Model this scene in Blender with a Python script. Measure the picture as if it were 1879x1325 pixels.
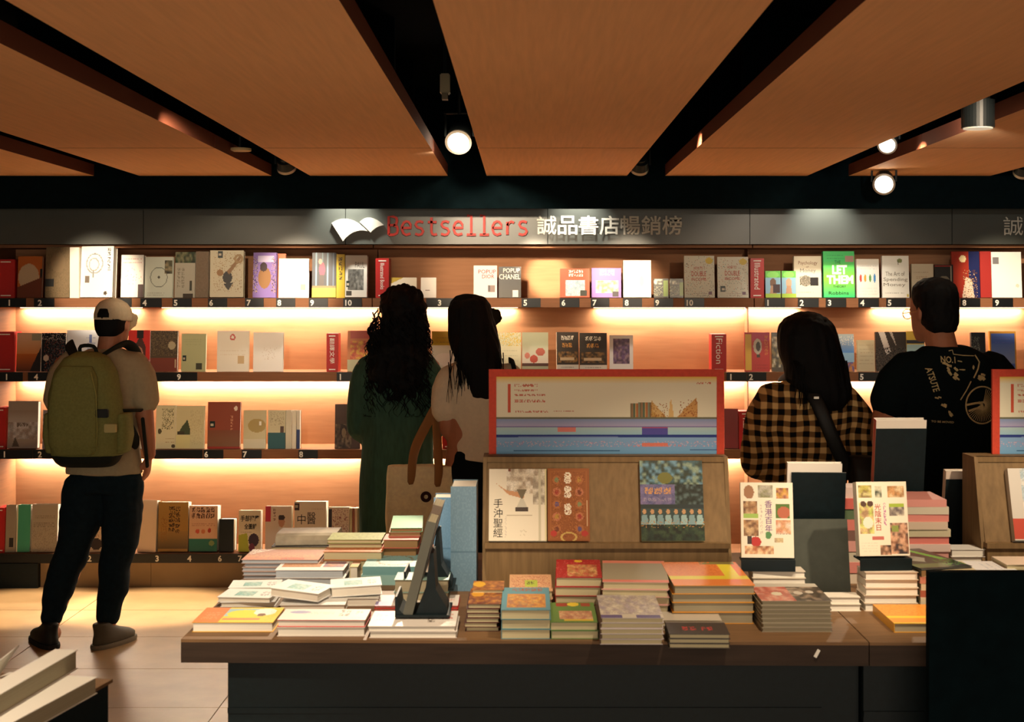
import bpy, bmesh, math, random
import numpy as np
from mathutils import Vector, Matrix, Euler, noise
from mathutils.bvhtree import BVHTree
for _o in list(bpy.data.objects): bpy.data.objects.remove(_o)
random.seed(7); RNG = np.random.default_rng(7)
SC = bpy.context.scene; COL = SC.collection
# ------------------------------------------------------------------ camera, world, exposure
F, CX, CY, EYE = 2610.0, 962.0, 549.0, 1.70      # 50 mm lens, level camera at 1.70 m
cam_d = bpy.data.cameras.new('camera'); cam = bpy.data.objects.new('camera', cam_d); COL.objects.link(cam)
cam.location = (0, 0, EYE); cam.rotation_euler = (math.pi/2, 0, 0)
cam_d.sensor_width = 36; cam_d.lens = F/1879*36
cam_d.shift_x = -(CX-939.5)/1879; cam_d.shift_y = (CY-662.5)/1879
cam_d.dof.use_dof = True; cam_d.dof.focus_distance = 6.6; cam_d.dof.aperture_fstop = 7
cam_d.clip_start = .05
SC.camera = cam
SC.view_settings.view_transform = 'Standard'; SC.view_settings.look = 'None'
SC.view_settings.exposure = 0.0; SC.view_settings.gamma = 1.0; SC.view_settings.use_curve_mapping = False
W = bpy.data.worlds.new('world'); SC.world = W; W.use_nodes = True
W.node_tree.nodes['Background'].inputs[0].default_value = (.02, .05, .055, 1)
W.node_tree.nodes['Background'].inputs[1].default_value = .10
SC.cycles.max_bounces = 6; SC.cycles.diffuse_bounces = 4; SC.cycles.sample_clamp_indirect = 4
def at(px, py, D): return Vector(((px-CX)*D/F, D, EYE-(py-CY)*D/F))
def XX(px, D): return (px-CX)*D/F
def ZZ(py, D): return EYE-(py-CY)*D/F
def DD(py, z=.8): return (EYE-z)*F/(py-CY)
WARM = (1, .83, .61); SPOTC = (1, .79, .55)
def area_light(name, loc, sx, sy, power, rot, col=WARM, spread=180):
    d = bpy.data.lights.new(name, 'AREA'); d.shape = 'RECTANGLE'; d.size = sx; d.size_y = sy
    d.energy = power; d.color = col; d.spread = math.radians(spread)
    o = bpy.data.objects.new(name, d); o.location = loc; o.rotation_euler = rot; COL.objects.link(o); return o
def spot_light(name, loc, target, power, angle=40, blend=.6, col=SPOTC, r=.03):
    d = bpy.data.lights.new(name, 'SPOT'); d.energy = power; d.color = col; d.spot_size = math.radians(angle)
    d.spot_blend = blend; d.shadow_soft_size = r
    o = bpy.data.objects.new(name, d); o.location = loc
    o.rotation_euler = (Vector(target)-Vector(loc)).to_track_quat('-Z', 'Y').to_euler(); COL.objects.link(o); return o
# lamps of the shop: LED strips under the shelves, ceiling spotlights
SHELF_Z = {1: ZZ(547, 8.38), 2: ZZ(683, 8.38), 3: ZZ(825, 8.38), 4: ZZ(1016, 8.38)}
LED = [(1, 18, 246, 1.), (1, 283, 690, 1.), (1, 770, 950, 1.), (1, 1092, 1480, 1.), (1, 1612, 1900, 1.),
       (2, 14, 270, 1.), (2, 275, 655, 1.), (2, 668, 940, 1.), (2, 1060, 1470, 1.), (2, 1560, 1890, 1.),
       (3, 10, 268, 1.), (3, 275, 660, 1.), (3, 668, 940, 1.), (3, 1060, 1380, 1.), (3, 1390, 1890, 1.)]
for (r_, a_, b_, k_) in LED:
    xa, xb = XX(a_, 8.5), XX(b_, 8.5)
    area_light('shelf_light', ((xa+xb)/2, 8.682, SHELF_Z[r_]-.062), xb-xa-.04, .012, 15*(xb-xa)*k_, (0, 0, 0), WARM)
SPOTS = [  # from, to, power, angle
    ((-2.32, 6.2, 2.46), at(178, 520, 8.4), 420, 15), ((-1.325, 6.3, 2.46), at(545, 520, 8.4), 380, 15),
    ((-.33, 6.5, 2.46), at(1005, 506, 8.7), 1100, 7.5), ((-.33, 6.2, 2.46), at(960, 500, 8.6), 240, 30), ((.69, 6.5, 2.46), at(1150, 520, 8.5), 300, 15),
    ((.69, 6.3, 2.46), at(1550, 525, 8.4), 340, 17), ((1.725, 6.4, 2.44), at(1850, 520, 8.4), 420, 15),
    ((-1.325, 5.4, 2.46), at(400, 620, 8.4), 170, 34), ((1.725, 4.2, 2.46), at(1450, 620, 8.4), 130, 32),
    ((-.33, 6.85, 2.44), (-.62, 4.3, .85), 520, 19), ((1.725, 6.6, 2.40), (.75, 4.2, .9), 45, 26),
    ((-.33, 3.0, 2.5), (-.55, 4.1, .85), 150, 44), ((.69, 3.3, 2.5), (.5, 4.1, .85), 110, 50), ((1.725, 3.2, 2.5), (1.25, 4.3, 1.0), 150, 40),
    ((-.33, 5.9, 2.46), (-.30, 8.38, 2.10), 130, 26),  # added front fill to even out the sign lettering
    ((-1.33, 1.6, 2.5), (-1.25, 2.9, .85), 260, 40), ((-2.31, 7.8, 2.46), (-2.75, 7.84, 0), 600, 27), ((-2.31, 7.8, 2.46), (-2.1, 7.84, 0), 740, 27), ((-1.325, 7.8, 2.46), (-1.65, 7.84, 0), 740, 27)]
for (a_, b_, p_, g_) in SPOTS: spot_light('ceiling_spot', a_, b_, p_, g_)
# small downlights hidden behind the black bulkhead graze the sign board
for px_, k_ in ((635, .45), (1060, .4), (1510, .5)):
    spot_light('sign_downlight', (XX(px_, 8.3), 8.25, 2.47), (XX(px_, 8.38), 8.39, 1.98), 150*k_, 80, 1, (1, .93, .80), .02)
# fill lights added behind the camera: a warm wide one, a soft ambient one
area_light('rear_fill_light', (0, -2.8, 1.2), 7.5, 2.0, 160, (math.radians(90), 0, 0), (1, .80, .60))
area_light('ambient_fill_light', (0, -1.0, 2.35), 3.0, 1.2, 25, (math.radians(28), 0, 0), (1, .88, .70))
# ------------------------------------------------------------------ helpers
def s2l(c):
    c = np.asarray(c, float)/255.0
    return np.where(c <= .04045, c/12.92, ((c+.055)/1.055)**2.4)
def tag(o, label=None, cat=None, group=None, kind=None):
    if label: o['label'] = label
    if cat: o['category'] = cat
    if group: o['group'] = group
    if kind: o['kind'] = kind
    return o
def empty(name, loc=(0, 0, 0), rz=0, label=None, cat=None, group=None):
    o = bpy.data.objects.new(name, None); o.empty_display_size = .1
    o.location = loc; o.rotation_euler = (0, 0, rz); COL.objects.link(o)
    return tag(o, label, cat, group)
def link(name, me, m=None, parent=None, smooth=False):
    if m is not None and not me.materials: me.materials.append(m)
    o = bpy.data.objects.new(name, me); COL.objects.link(o)
    if parent is not None: o.parent = parent
    if smooth: me.polygons.foreach_set('use_smooth', [True]*len(me.polygons))
    return o
class MB:
    def __init__(s): s.v = []; s.f = []
    def add(s, vs, fs):
        n = len(s.v); s.v += [tuple(v) for v in vs]; s.f += [tuple(i+n for i in f) for f in fs]; return s
    def box(s, x0, y0, z0, x1, y1, z1, M=None):
        vs = [Vector(p) for p in ((x0,y0,z0),(x1,y0,z0),(x1,y1,z0),(x0,y1,z0),(x0,y0,z1),(x1,y0,z1),(x1,y1,z1),(x0,y1,z1))]
        if M is not None: vs = [M @ v for v in vs]
        return s.add(vs, [(0,3,2,1),(4,5,6,7),(0,1,5,4),(1,2,6,5),(2,3,7,6),(3,0,4,7)])
    def cyl(s, a, b, r, n=16, r2=None, cap=True):
        a, b = Vector(a), Vector(b); r2 = r if r2 is None else r2
        d = (b-a).normalized(); u = d.orthogonal().normalized(); w = d.cross(u)
        vs = []
        for c, q in ((a, r), (b, r2)):
            for i in range(n):
                t = 2*math.pi*i/n; vs.append(c+u*(q*math.cos(t))+w*(q*math.sin(t)))
        fs = [(i, (i+1) % n, n+(i+1) % n, n+i) for i in range(n)]
        if cap: fs += [tuple(range(n))[::-1], tuple(range(n, 2*n))]
        return s.add(vs, fs)
    def prism(s, pts, y0, y1):            # outline (x,z) extruded along y
        n = len(pts)
        vs = [(x, y0, z) for x, z in pts]+[(x, y1, z) for x, z in pts]
        fs = [tuple(range(n)), tuple(range(2*n-1, n-1, -1))]+[(i, i+n, (i+1) % n+n, (i+1) % n) for i in range(n)]
        return s.add(vs, fs)
    def ribbon(s, pts, w, y0, y1, closed=False):   # stroke of width w along (x,z) points, extruded along y
        P = [Vector((p[0], p[1])) for p in pts]; n = len(P); L, R = [], []
        for i in range(n):
            a = P[(i-1) % n] if (closed or i > 0) else P[i]; b = P[(i+1) % n] if (closed or i < n-1) else P[i]
            t = (b-a).normalized(); q = Vector((-t.y, t.x))*(w/2); L.append(P[i]+q); R.append(P[i]-q)
        vs = []
        for i in range(n): vs += [(L[i].x, y0, L[i].y), (R[i].x, y0, R[i].y), (R[i].x, y1, R[i].y), (L[i].x, y1, L[i].y)]
        fs = []
        for i in range(n if closed else n-1):
            a, b = 4*i, 4*((i+1) % n)
            for k in range(4): fs.append((a+k, a+(k+1) % 4, b+(k+1) % 4, b+k))
        if not closed: fs += [(3, 2, 1, 0), (4*n-4, 4*n-3, 4*n-2, 4*n-1)]
        return s.add(vs, fs)
    def mesh(s, name='mesh'):
        me = bpy.data.meshes.new(name); me.from_pydata(s.v, [], s.f); me.validate(); return fixn(me)
    def build(s, name, m, parent=None, smooth=False, bevel=0):
        me = s.mesh(name)
        if bevel:
            bm = bmesh.new(); bm.from_mesh(me)
            bmesh.ops.bevel(bm, geom=bm.edges[:], offset=bevel, segments=2, affect='EDGES', clamp_overlap=True)
            bm.to_mesh(me); bm.free()
        return link(name, me, m, parent, smooth)
def fixn(me):
    bm = bmesh.new(); bm.from_mesh(me); bmesh.ops.recalc_face_normals(bm, faces=bm.faces[:]); bm.to_mesh(me); bm.free(); return me
# ------------------------------------------------------------------ materials
_M = {}
def mat(key, rgb, rough=.6, spec=.3, nz=0., nscale=30., bump=0., metal=0., stretch=(1, 1, 1), emit=None, trans=0., sheen=0.):
    if key in _M: return _M[key]
    m = bpy.data.materials.new(key); m.use_nodes = True; nt = m.node_tree; b = nt.nodes['Principled BSDF']
    c = [float(x) for x in s2l(rgb)]
    b.inputs['Base Color'].default_value = (*c, 1); b.inputs['Roughness'].default_value = rough
    b.inputs['Specular IOR Level'].default_value = spec; b.inputs['Metallic'].default_value = metal
    if trans: b.inputs['Transmission Weight'].default_value = trans
    if sheen: b.inputs['Sheen Weight'].default_value = sheen
    if emit: b.inputs['Emission Color'].default_value = (*emit[0], 1); b.inputs['Emission Strength'].default_value = emit[1]
    if nz or bump:
        tc = nt.nodes.new('ShaderNodeTexCoord'); mp = nt.nodes.new('ShaderNodeMapping'); mp.inputs['Scale'].default_value = stretch
        n = nt.nodes.new('ShaderNodeTexNoise'); n.inputs['Scale'].default_value = nscale; n.inputs['Detail'].default_value = 6
        nt.links.new(tc.outputs['Object'], mp.inputs[0]); nt.links.new(mp.outputs[0], n.inputs[0])
        if nz:
            r = nt.nodes.new('ShaderNodeValToRGB')
            r.color_ramp.elements[0].position = .3; r.color_ramp.elements[1].position = .7
            r.color_ramp.elements[0].color = (*[x*(1-nz) for x in c], 1); r.color_ramp.elements[1].color = (*[min(1, x*(1+nz)) for x in c], 1)
            nt.links.new(n.outputs['Fac'], r.inputs[0]); nt.links.new(r.outputs[0], b.inputs['Base Color'])
        if bump:
            bp = nt.nodes.new('ShaderNodeBump'); bp.inputs['Strength'].default_value = bump; bp.inputs['Distance'].default_value = .004
            nt.links.new(n.outputs['Fac'], bp.inputs['Height']); nt.links.new(bp.outputs[0], b.inputs['Normal'])
    _M[key] = m; return m
def print_mat(key='printed_cover', rough=.42, spec=.35):
    if key in _M: return _M[key]
    m = bpy.data.materials.new(key); m.use_nodes = True; nt = m.node_tree; b = nt.nodes['Principled BSDF']
    a = nt.nodes.new('ShaderNodeAttribute'); a.attribute_name = 'print'
    nt.links.new(a.outputs['Color'], b.inputs['Base Color']); b.inputs['Roughness'].default_value = rough
    b.inputs['Specular IOR Level'].default_value = spec; _M[key] = m; return m
PRINT = print_mat()
GLOSS = print_mat('printed_wrapped_cover', .27, .45)
def paper(key, rgb): return mat('paper_'+key, rgb, .85, .1, .10, 3, 0, 0, (1, 260, 1))
PAGE = {'w': paper('white', (226, 222, 210)), 'c': paper('cream', (196, 186, 150)), 'g': paper('grey', (160, 152, 128)), 't': paper('tan', (150, 120, 84)), 'b': paper('bluish', (186, 196, 206))}
BLACK = mat('black_laminate', (9, 23, 27), .5, .25, .2, 60)
BLACKM = mat('black_paint', (6, 19, 23), .9, .05, .2, 20)
WALNUT = mat('walnut_top', (112, 84, 56), .55, .25, .18, 6, .05, 0, (1, 14, 14))
DARKWOOD = mat('dark_wood', (52, 40, 32), .6, .2, .2, 6, .05, 0, (1, 14, 14))
OAK = mat('grey_oak', (124, 100, 68), .6, .2, .16, 5, .05, 0, (14, 14, 1.2))
# ------------------------------------------------------------------ text as thin raised lettering
_T = {}
def text_vf(s, spacing=1.0, line=1.0, bold=0.):
    k = (s, spacing, line, bold)
    if k not in _T:
        c = bpy.data.curves.new('t', 'FONT'); c.body = s; c.space_character = spacing; c.space_line = line; c.align_x = 'CENTER'; c.offset = bold; c.resolution_u = 2
        o = bpy.data.objects.new('t', c); COL.objects.link(o)
        dg = bpy.context.evaluated_depsgraph_get(); dg.update()
        me = bpy.data.meshes.new_from_object(o.evaluated_get(dg))
        v = np.array([x.co[:2] for x in me.vertices]); f = [tuple(p.vertices) for p in me.polygons]
        bpy.data.objects.remove(o); bpy.data.curves.remove(c); bpy.data.meshes.remove(me)
        lo, hi = v.min(0), v.max(0); v = (v-lo)/(hi-lo); _T[k] = (v, f, (hi-lo)[0]/(hi-lo)[1])
    return _T[k]
def text_obj(name, s, x0, z0, x1, z1, y, m, parent, keep=False, **kw):   # fills the box (x0..x1, z0..z1) at depth y facing -Y
    v, f, asp = text_vf(s, **kw)
    if keep:
        w, h = x1-x0, z1-z0
        if w/h > asp: d = (w-h*asp)/2; x0, x1 = x0+d, x1-d
        else: d = (h-w/asp)/2; z0, z1 = z0+d, z1-d
    me = bpy.data.meshes.new(name); me.from_pydata([(x0+a*(x1-x0), y, z0+b*(z1-z0)) for a, b in v], [], f); me.validate()
    return link(name, me, m, parent)
INK = {k: mat('ink_'+k, c, .6, .2) for k, c in dict(white=(235, 232, 222), black=(28, 26, 26), red=(170, 40, 34), gold=(196, 150, 60), grey=(120, 116, 108), green=(30, 90, 60), purple=(110, 60, 130), brown=(110, 66, 40), blue=(60, 70, 130), orange=(226, 150, 60)).items()}
# ------------------------------------------------------------------ printed art: a small painted raster that becomes face colours
class Art:
    def __init__(s, bg, w=34, h=46): s.w, s.h = w, h; s.a = np.empty((h, w, 3)); s.a[:] = s2l(bg)
    def _i(s, x0, y0, x1, y1): return slice(max(0, round(y0*s.h)), max(round(y0*s.h)+1, round(y1*s.h))), slice(max(0, round(x0*s.w)), max(round(x0*s.w)+1, round(x1*s.w)))
    def rect(s, x0, y0, x1, y1, c): s.a[s._i(x0, y0, x1, y1)] = s2l(c); return s
    def ell(s, cx, cy, rx, ry, c, ring=0):
        Y, X = np.mgrid[0:s.h, 0:s.w]; q = np.hypot(((X+.5)/s.w-cx)/rx, ((Y+.5)/s.h-cy)/ry)
        s.a[(q <= 1) & (q >= ring)] = s2l(c); return s
    def poly(s, pts, c):
        Y, X = np.mgrid[0:s.h, 0:s.w]; X = (X+.5)/s.w; Y = (Y+.5)/s.h; k = np.zeros((s.h, s.w), bool)
        for i in range(len(pts)):
            (xa, ya), (xb, yb) = pts[i], pts[i-1]
            k ^= ((ya > Y) != (yb > Y)) & (X < (xb-xa)*(Y-ya)/((yb-ya) or 1e-9)+xa)
        s.a[k] = s2l(c); return s
    def vgrad(s, y0, y1, c0, c1, x0=0, x1=1):
        i, j = s._i(x0, y0, x1, y1); n = i.stop-i.start; t = np.linspace(0, 1, n)[:, None, None]
        s.a[i, j] = s2l(c0)*(1-t)+s2l(c1)*t; return s
    def speck(s, x0, y0, x1, y1, cols, p=.6, seed=1):
        i, j = s._i(x0, y0, x1, y1); R = np.random.default_rng(seed); v = s.a[i, j]; sh = v.shape[:2]
        k = R.random(sh) < p; c = s2l(np.array(cols))[R.integers(0, len(cols), sh)]; v[k] = c[k]; return s
    def photo(s, x0, y0, x1, y1, cols, seed=1, cell=3):        # blotchy picture
        i, j = s._i(x0, y0, x1, y1); R = np.random.default_rng(seed); v = s.a[i, j]; h, w = v.shape[:2]
        c = s2l(np.array(cols)); q = R.integers(0, len(cols), (h//cell+2, w//cell+2))
        yy = (np.arange(h)[:, None]+R.integers(0, 2, (h, w)))//cell; xx = (np.arange(w)[None]+R.integers(0, 2, (h, w)))//cell
        m = np.pad(c[q[yy, xx]], ((1, 1), (1, 1), (0, 0)), mode='edge')
        v[:] = sum(m[a:a+h, b:b+w] for a in range(3) for b in range(3))/9; v *= (.82+.36*R.random((h, w, 1))); return s
    def lines(s, x0, y0, x1, y1, n, c, seed=1, p=.7):          # rows of unreadable print
        R = np.random.default_rng(seed)
        for k in range(n):
            y = y0+(y1-y0)*(k+.5)/n; i, j = s._i(x0, y, x1, y+.4/s.h); v = s.a[i, j]; m = R.random(v.shape[:2]) < p
            v[m] = v[m]*.35+s2l(c)*.65
        return s
    def chars(s, x0, y0, x1, y1, nx, ny, c, seed=1, p=.6):     # blocks of unreadable characters
        R = np.random.default_rng(seed)
        for a in range(nx):
            for b in range(ny):
                u, t = x0+(x1-x0)*a/nx, y0+(y1-y0)*b/ny
                i, j = s._i(u, t, u+(x1-x0)/nx*.8, t+(y1-y0)/ny*.8); v = s.a[i, j]; m = R.random(v.shape[:2]) < p; v[m] = s2l(c)
        return s
    def sticker(s, x, y, c=(20, 40, 40)): return s.rect(x, y, x+.16, y+.14, c).rect(x+.03, y+.05, x+.12, y+.1, (190, 180, 160))
def art_faces(art, x0, z0, x1, z1, y):
    h, w = art.h, art.w
    xs = np.linspace(x0, x1, w+1); zs = np.linspace(z1, z0, h+1)
    v = [(x, y, z) for z in zs for x in xs]; f = []
    for i in range(h):
        for j in range(w): a = i*(w+1)+j; f.append((a, a+w+1, a+w+2, a+1))
    return v, f, art.a.reshape(-1, 3)
def printed(name, parts, m=None):          # parts: (verts, faces, colours)
    v, f, c = [], [], []
    for pv, pf, pc in parts:
        n = len(v); v += list(pv); f += [tuple(i+n for i in q) for q in pf]
        c.append(np.broadcast_to(np.asarray(pc, float), (len(pf), 3)))
    me = bpy.data.meshes.new(name); me.from_pydata(v, [], f)
    a = me.attributes.new('print', 'FLOAT_COLOR', 'FACE'); c = np.concatenate(c); a.data.foreach_set('color', np.c_[c, np.ones(len(c))].astype(np.float32).ravel())
    me.materials.append(m or PRINT); return me
def boxvf(x0, y0, z0, x1, y1, z1):
    return ([(x0,y0,z0),(x1,y0,z0),(x1,y1,z0),(x0,y1,z0),(x0,y0,z1),(x1,y0,z1),(x1,y1,z1),(x0,y1,z1)], [(0,3,2,1),(4,5,6,7),(0,1,5,4),(1,2,6,5),(2,3,7,6),(3,0,4,7)])
# ------------------------------------------------------------------ books
def book_meshes(w, h, t, cover, art=None, spine=None, side=-1, page='w', gloss=False, ct=.0016):
    cc = s2l(cover); sp = s2l(spine) if spine is not None else cc; P = []
    v, f = boxvf(-w/2, 0, 0, w/2, ct, h)
    if art is not None:
        av, af, ac = art_faces(art, -w/2, 0, w/2, h, 0); P.append((av, af, ac)); f = [q for i, q in enumerate(f) if i != 2]
    P.append((v, f, cc)); P.append((*boxvf(-w/2, t-ct, 0, w/2, t, h), cc))
    e = -w/2 if side < 0 else w/2-ct
    P.append((*boxvf(e, ct, 0, e+ct, t-ct, h), sp))
    me = printed('cover', P, GLOSS if gloss else None)
    a, b = (-w/2+ct, w/2-.003) if side < 0 else (-w/2+.003, w/2-ct)
    pm = MB().box(a, ct, .003, b, t-ct, h-.003).mesh('page_block'); pm.materials.append(PAGE[page])
    return me, pm
def book(label, w, h, t, cover, M, art=None, group=None, texts=(), meshes=None, cat='book', name='book', **kw):
    me, pm = meshes or book_meshes(w, h, t, cover, art, **kw)
    r = empty(name, label=label, cat=cat, group=group); r.matrix_world = M
    link('cover', me, None, r); link('page_block', pm, None, r)
    for (s, x0, y0, x1, y1, ink, *o) in texts:       # fractions of the cover, y from the top
        tw = dict(o[0]) if o else {}
        text_obj('title', s, (x0-.5)*w, (1-y1)*h, (x1-.5)*w, (1-y0)*h, -.0006, INK[ink], r, **tw)
    return r
def ordinal(i): return ['top', 'second', 'third', 'fourth', 'fifth', 'sixth', 'seventh', 'eighth', 'ninth', 'tenth', 'eleventh', 'twelfth', 'thirteenth', 'fourteenth', 'fifteenth'][i]
def stack(desc, x0, x1, yb, yt, yk, n, cover=(200, 200, 195), art=None, spine='B', page='w', rot=0, rots=None, z0=.8, D0=None, covers=None, top=None, gloss=False, texts=(), jit=.004, thick=None, group=None, seed=0):
    """n books lying on each other; pixels of the front face and of the back edge of the top give size and place."""
    R = random.Random(hash((round(x0), round(yb), seed)) & 0xffff)
    D0 = D0 or DD(yb, z0); w = (x1-x0)*D0/F; zt = ZZ(yt, D0); D1 = (EYE-zt)*F/(yk-CY); d = D1-D0
    ts = thick or [1]*n; tot = sum(ts); ts = [q*(zt-z0)/tot for q in ts]
    cx = (XX(x0, D0)+XX(x1, D0))/2; z = z0; cache = {}
    if spine in 'BF': bw, bh, qa = d, w, (-90 if spine == 'B' else 90)
    else: bw, bh, qa = w, d, (0 if spine == 'L' else 180)
    for k in range(n):
        t = ts[k]; c = covers[k] if covers else cover; a = art if (k == n-1 or covers is None and k > n-3 and jit > .02) else None
        key = (tuple(c), round(t, 4), a is not None)
        if key not in cache: cache[key] = book_meshes(bw, bh, t, c, a, page=page, gloss=gloss)
        ra = rot+((rots or {}).get(k, R.uniform(-1, 1)*jit*160)); jx, jy = (R.uniform(-1, 1)*jit, R.uniform(-1, 1)*jit) if k else (0, 0)
        M = Matrix.Translation((cx+jx, D0+d/2+jy, z+t)) @ Matrix.Rotation(math.radians(ra), 4, 'Z') @ Matrix.Rotation(math.radians(qa), 4, 'Z') @ Matrix.Translation((0, -bh/2, 0)) @ Matrix.Rotation(-math.pi/2, 4, 'X')
        if n == 1: lab = desc
        elif k == n-1: lab = top or f'top book of the {desc}'
        elif k == 0: lab = f'bottom book of the {desc}'
        else: lab = f'{ordinal(n-1-k)} book down, {desc}'
        book(lab, bw, bh, t, c, M, meshes=cache[key], texts=texts if k == n-1 else (), group=(group or f'books of the {desc}') if n > 1 else group)
        z += t
    return z
# ================================================================== the room
def struct(o): o['kind'] = 'structure'; return o
TILE = mat('floor_tile', (172, 140, 100), .32, .4, .10, 7, .02)
GROUT = mat('floor_grout', (120, 98, 70), .8, .1)
fl = struct(MB().box(-4.6, -3, -.06, 4.6, 9.2, -.004).build('floor', GROUT))
tile_me = {}
def floor_tile(x0, y0, x1, y1):
    o = MB().box(x0+.002, y0+.002, -.004, x1-.002, y1-.002, 0).build('tile', TILE, fl)
ys = [8.40-.62*i for i in range(14)]
for j in range(12):
    for i in range(-4, 4):
        if j > 7 and i != -2: 
            pass
        floor_tile(i*1.15-.12, ys[j+1], (i+1)*1.15-.12, ys[j])
WALLM = mat('dark_wall_paint', (40, 44, 44), .9, .1)
struct(MB().box(-4.66, -3, 0, -4.6, 9.2, 3).build('wall_left', WALLM))
struct(MB().box(4.6, -3, 0, 4.66, 9.2, 3).build('wall_right', WALLM))
struct(MB().box(-4.6, 9.0, 0, 4.6, 9.06, 3).build('wall_back', WALLM))
struct(MB().box(-4.6, -3.06, 0, 4.6, -3, 3).build('wall_front', WALLM))
# ceiling: black soffit with warm wood panels hung below it, slots between them
ZC = EYE+226*8.1/F
ceil = struct(MB().box(-4.6, -3, 2.86, 4.6, 9.0, 2.95).build('ceiling', BLACKM))
PANEL = mat('ceiling_veneer', (246, 192, 142), .7, .12, .05, 3, .03, 0, (22, 1, 1))
PEDGE = mat('ceiling_panel_edge', (110, 62, 44), .7, .1)
edges = [(-110, 174), (257, 499), (570, 822), (893, 1150), (1220, 1480), (1556, 1816), (1890, 2146)]
for (a, b) in edges:
    xa, xb = XX(a, 8.1), XX(b, 8.1)
    for (ya, yb) in ((6.61, 8.1), (3.0, 6.6), (-.6, 2.99)):
        m = MB().box(xa, ya, ZC, xb, yb, ZC+.065); me = m.mesh('ceiling_panel'); me.materials.append(PANEL); me.materials.append(PEDGE)
        for p in me.polygons: p.material_index = 0 if abs(p.normal.z) > .5 else 1
        link('ceiling_panel', me, None, ceil)
        for yy in ((ya*.8+yb*.2), (ya*.2+yb*.8)):      # hanger rails hold each panel under the soffit
            MB().box(xa+.1, yy-.02, ZC+.065, xb-.1, yy+.02, 2.86).build('panel_hanger', BLACKM, ceil)
# black bulkhead in front of the sign board
bh = struct(MB().box(-4.6, 8.10, ZZ(383, 8.12), 4.6, 8.14, 2.86).build('trim_1', BLACKM))
MB().box(-4.6, 8.14, 2.5, 4.6, 9.0, 2.54).build('soffit_board', BLACKM, bh)
MB().box(XX(-80, 8.1), 8.085, ZC-.002, XX(1960, 8.1), 8.10, ZC+.10).build('soffit_rail', BLACKM, bh)
# dark block at the foot of the far left bay
# ================================================================== sign over the shelves
ZS0, ZS1 = ZZ(448, 8.38), ZZ(372, 8.38)
SIGN = mat('dark_grey_sign_board', (66, 70, 66), .38, .45, .12, 3, .01)
sign = empty('bookshop_sign', (0, 8.38, ZS0), label='long dark grey sign board with white and red raised lettering above the shelves', cat='sign')
for k in range(-1, 6):
    xa, xb = XX(317+371*k-54, 8.38), XX(317+371*(k+1)-54, 8.38)
    MB().box(xa+.002, .0, 0, xb-.002, .03, ZS1-ZS0).build('panel', SIGN, sign)
def sp(px, py): return XX(px, 8.38), ZZ(py, 8.38)-ZS0
def bez(p0, p1, p2, n=8): return [((1-t)**2*p0[0]+2*t*(1-t)*p1[0]+t*t*p2[0], (1-t)**2*p0[1]+2*t*(1-t)*p1[1]+t*t*p2[1]) for t in [i/n for i in range(n+1)]]
SW = mat('white_sign_letter', (196, 194, 182), .6, .2); SR = mat('red_sign_letter', (190, 44, 34), .5, .3)
q = lambda *p: (580+p[0]/2.684, 370+p[1]/2.684)
lp = bez(q(78, 106), q(165, 48), q(255, 146))[:-1]+bez(q(255, 146), q(185, 128), q(134, 196))
rp = bez(q(216, 101), q(262, 50), q(335, 116))[:-1]+bez(q(335, 116), q(295, 122), q(270, 153))
for pts in (lp, rp): MB().prism([sp(*p) for p in pts], -.018, -.001).build('open_book_emblem', SW, sign)
# the red word, drawn as strokes on a typewriter grid (unit: x 0..1 per letter, y 0 base, 1 cap height)
GL = {'B': [([(.12, 0), (.12, 1), (.48, 1), (.72, .93), (.76, .77), (.70, .60), (.50, .53), (.12, .53)], 0), ([(.50, .53), (.76, .46), (.82, .27), (.75, .08), (.50, 0), (.12, 0)], 0)],
      'e': [([(.14, .38), (.84, .38), (.80, .58), (.66, .71), (.48, .74), (.28, .67), (.15, .48), (.14, .30), (.25, .08), (.48, -.01), (.80, .06)], 0)],
      's': [([(.78, .68), (.55, .74), (.30, .71), (.20, .57), (.32, .42), (.66, .34), (.78, .19), (.66, .03), (.44, -.01), (.16, .05)], 0)],
      't': [([(.42, .96), (.42, .18), (.50, .03), (.64, -.01), (.84, .04)], 0), ([(.14, .70), (.82, .70)], 0)],
      'l': [([(.18, 1.06), (.50, 1.06), (.50, .0)], 0), ([(.14, 0), (.86, 0)], 0)],
      'r': [([(.28, .0), (.28, .72)], 0), ([(.28, .50), (.40, .66), (.58, .73), (.80, .66)], 0)]}
for i, ch in enumerate('Bestsellers'):
    x0 = 711+i*23.7; m = MB()
    for pts, cl in GL[ch]: m.ribbon([sp(x0+p[0]*23.7, 431-p[1]*33) for p in pts], .0145, -.022, -.001)
    m.build('letter', SR, sign)
for i, ch in enumerate('誠品書店暢銷榜'):
    x0 = 985+i*38.3; a, b = sp(x0, 431), sp(x0+36, 396)
    text_obj('letter', ch, a[0], a[1], b[0], b[1], -.012, SW, sign, bold=.012)
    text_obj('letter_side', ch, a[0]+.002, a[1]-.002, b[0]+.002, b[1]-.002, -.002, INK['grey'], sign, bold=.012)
a, b = sp(1840, 432), sp(1876, 398); text_obj('letter', '誠', a[0], a[1], b[0], b[1], -.012, SW, sign)
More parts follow.
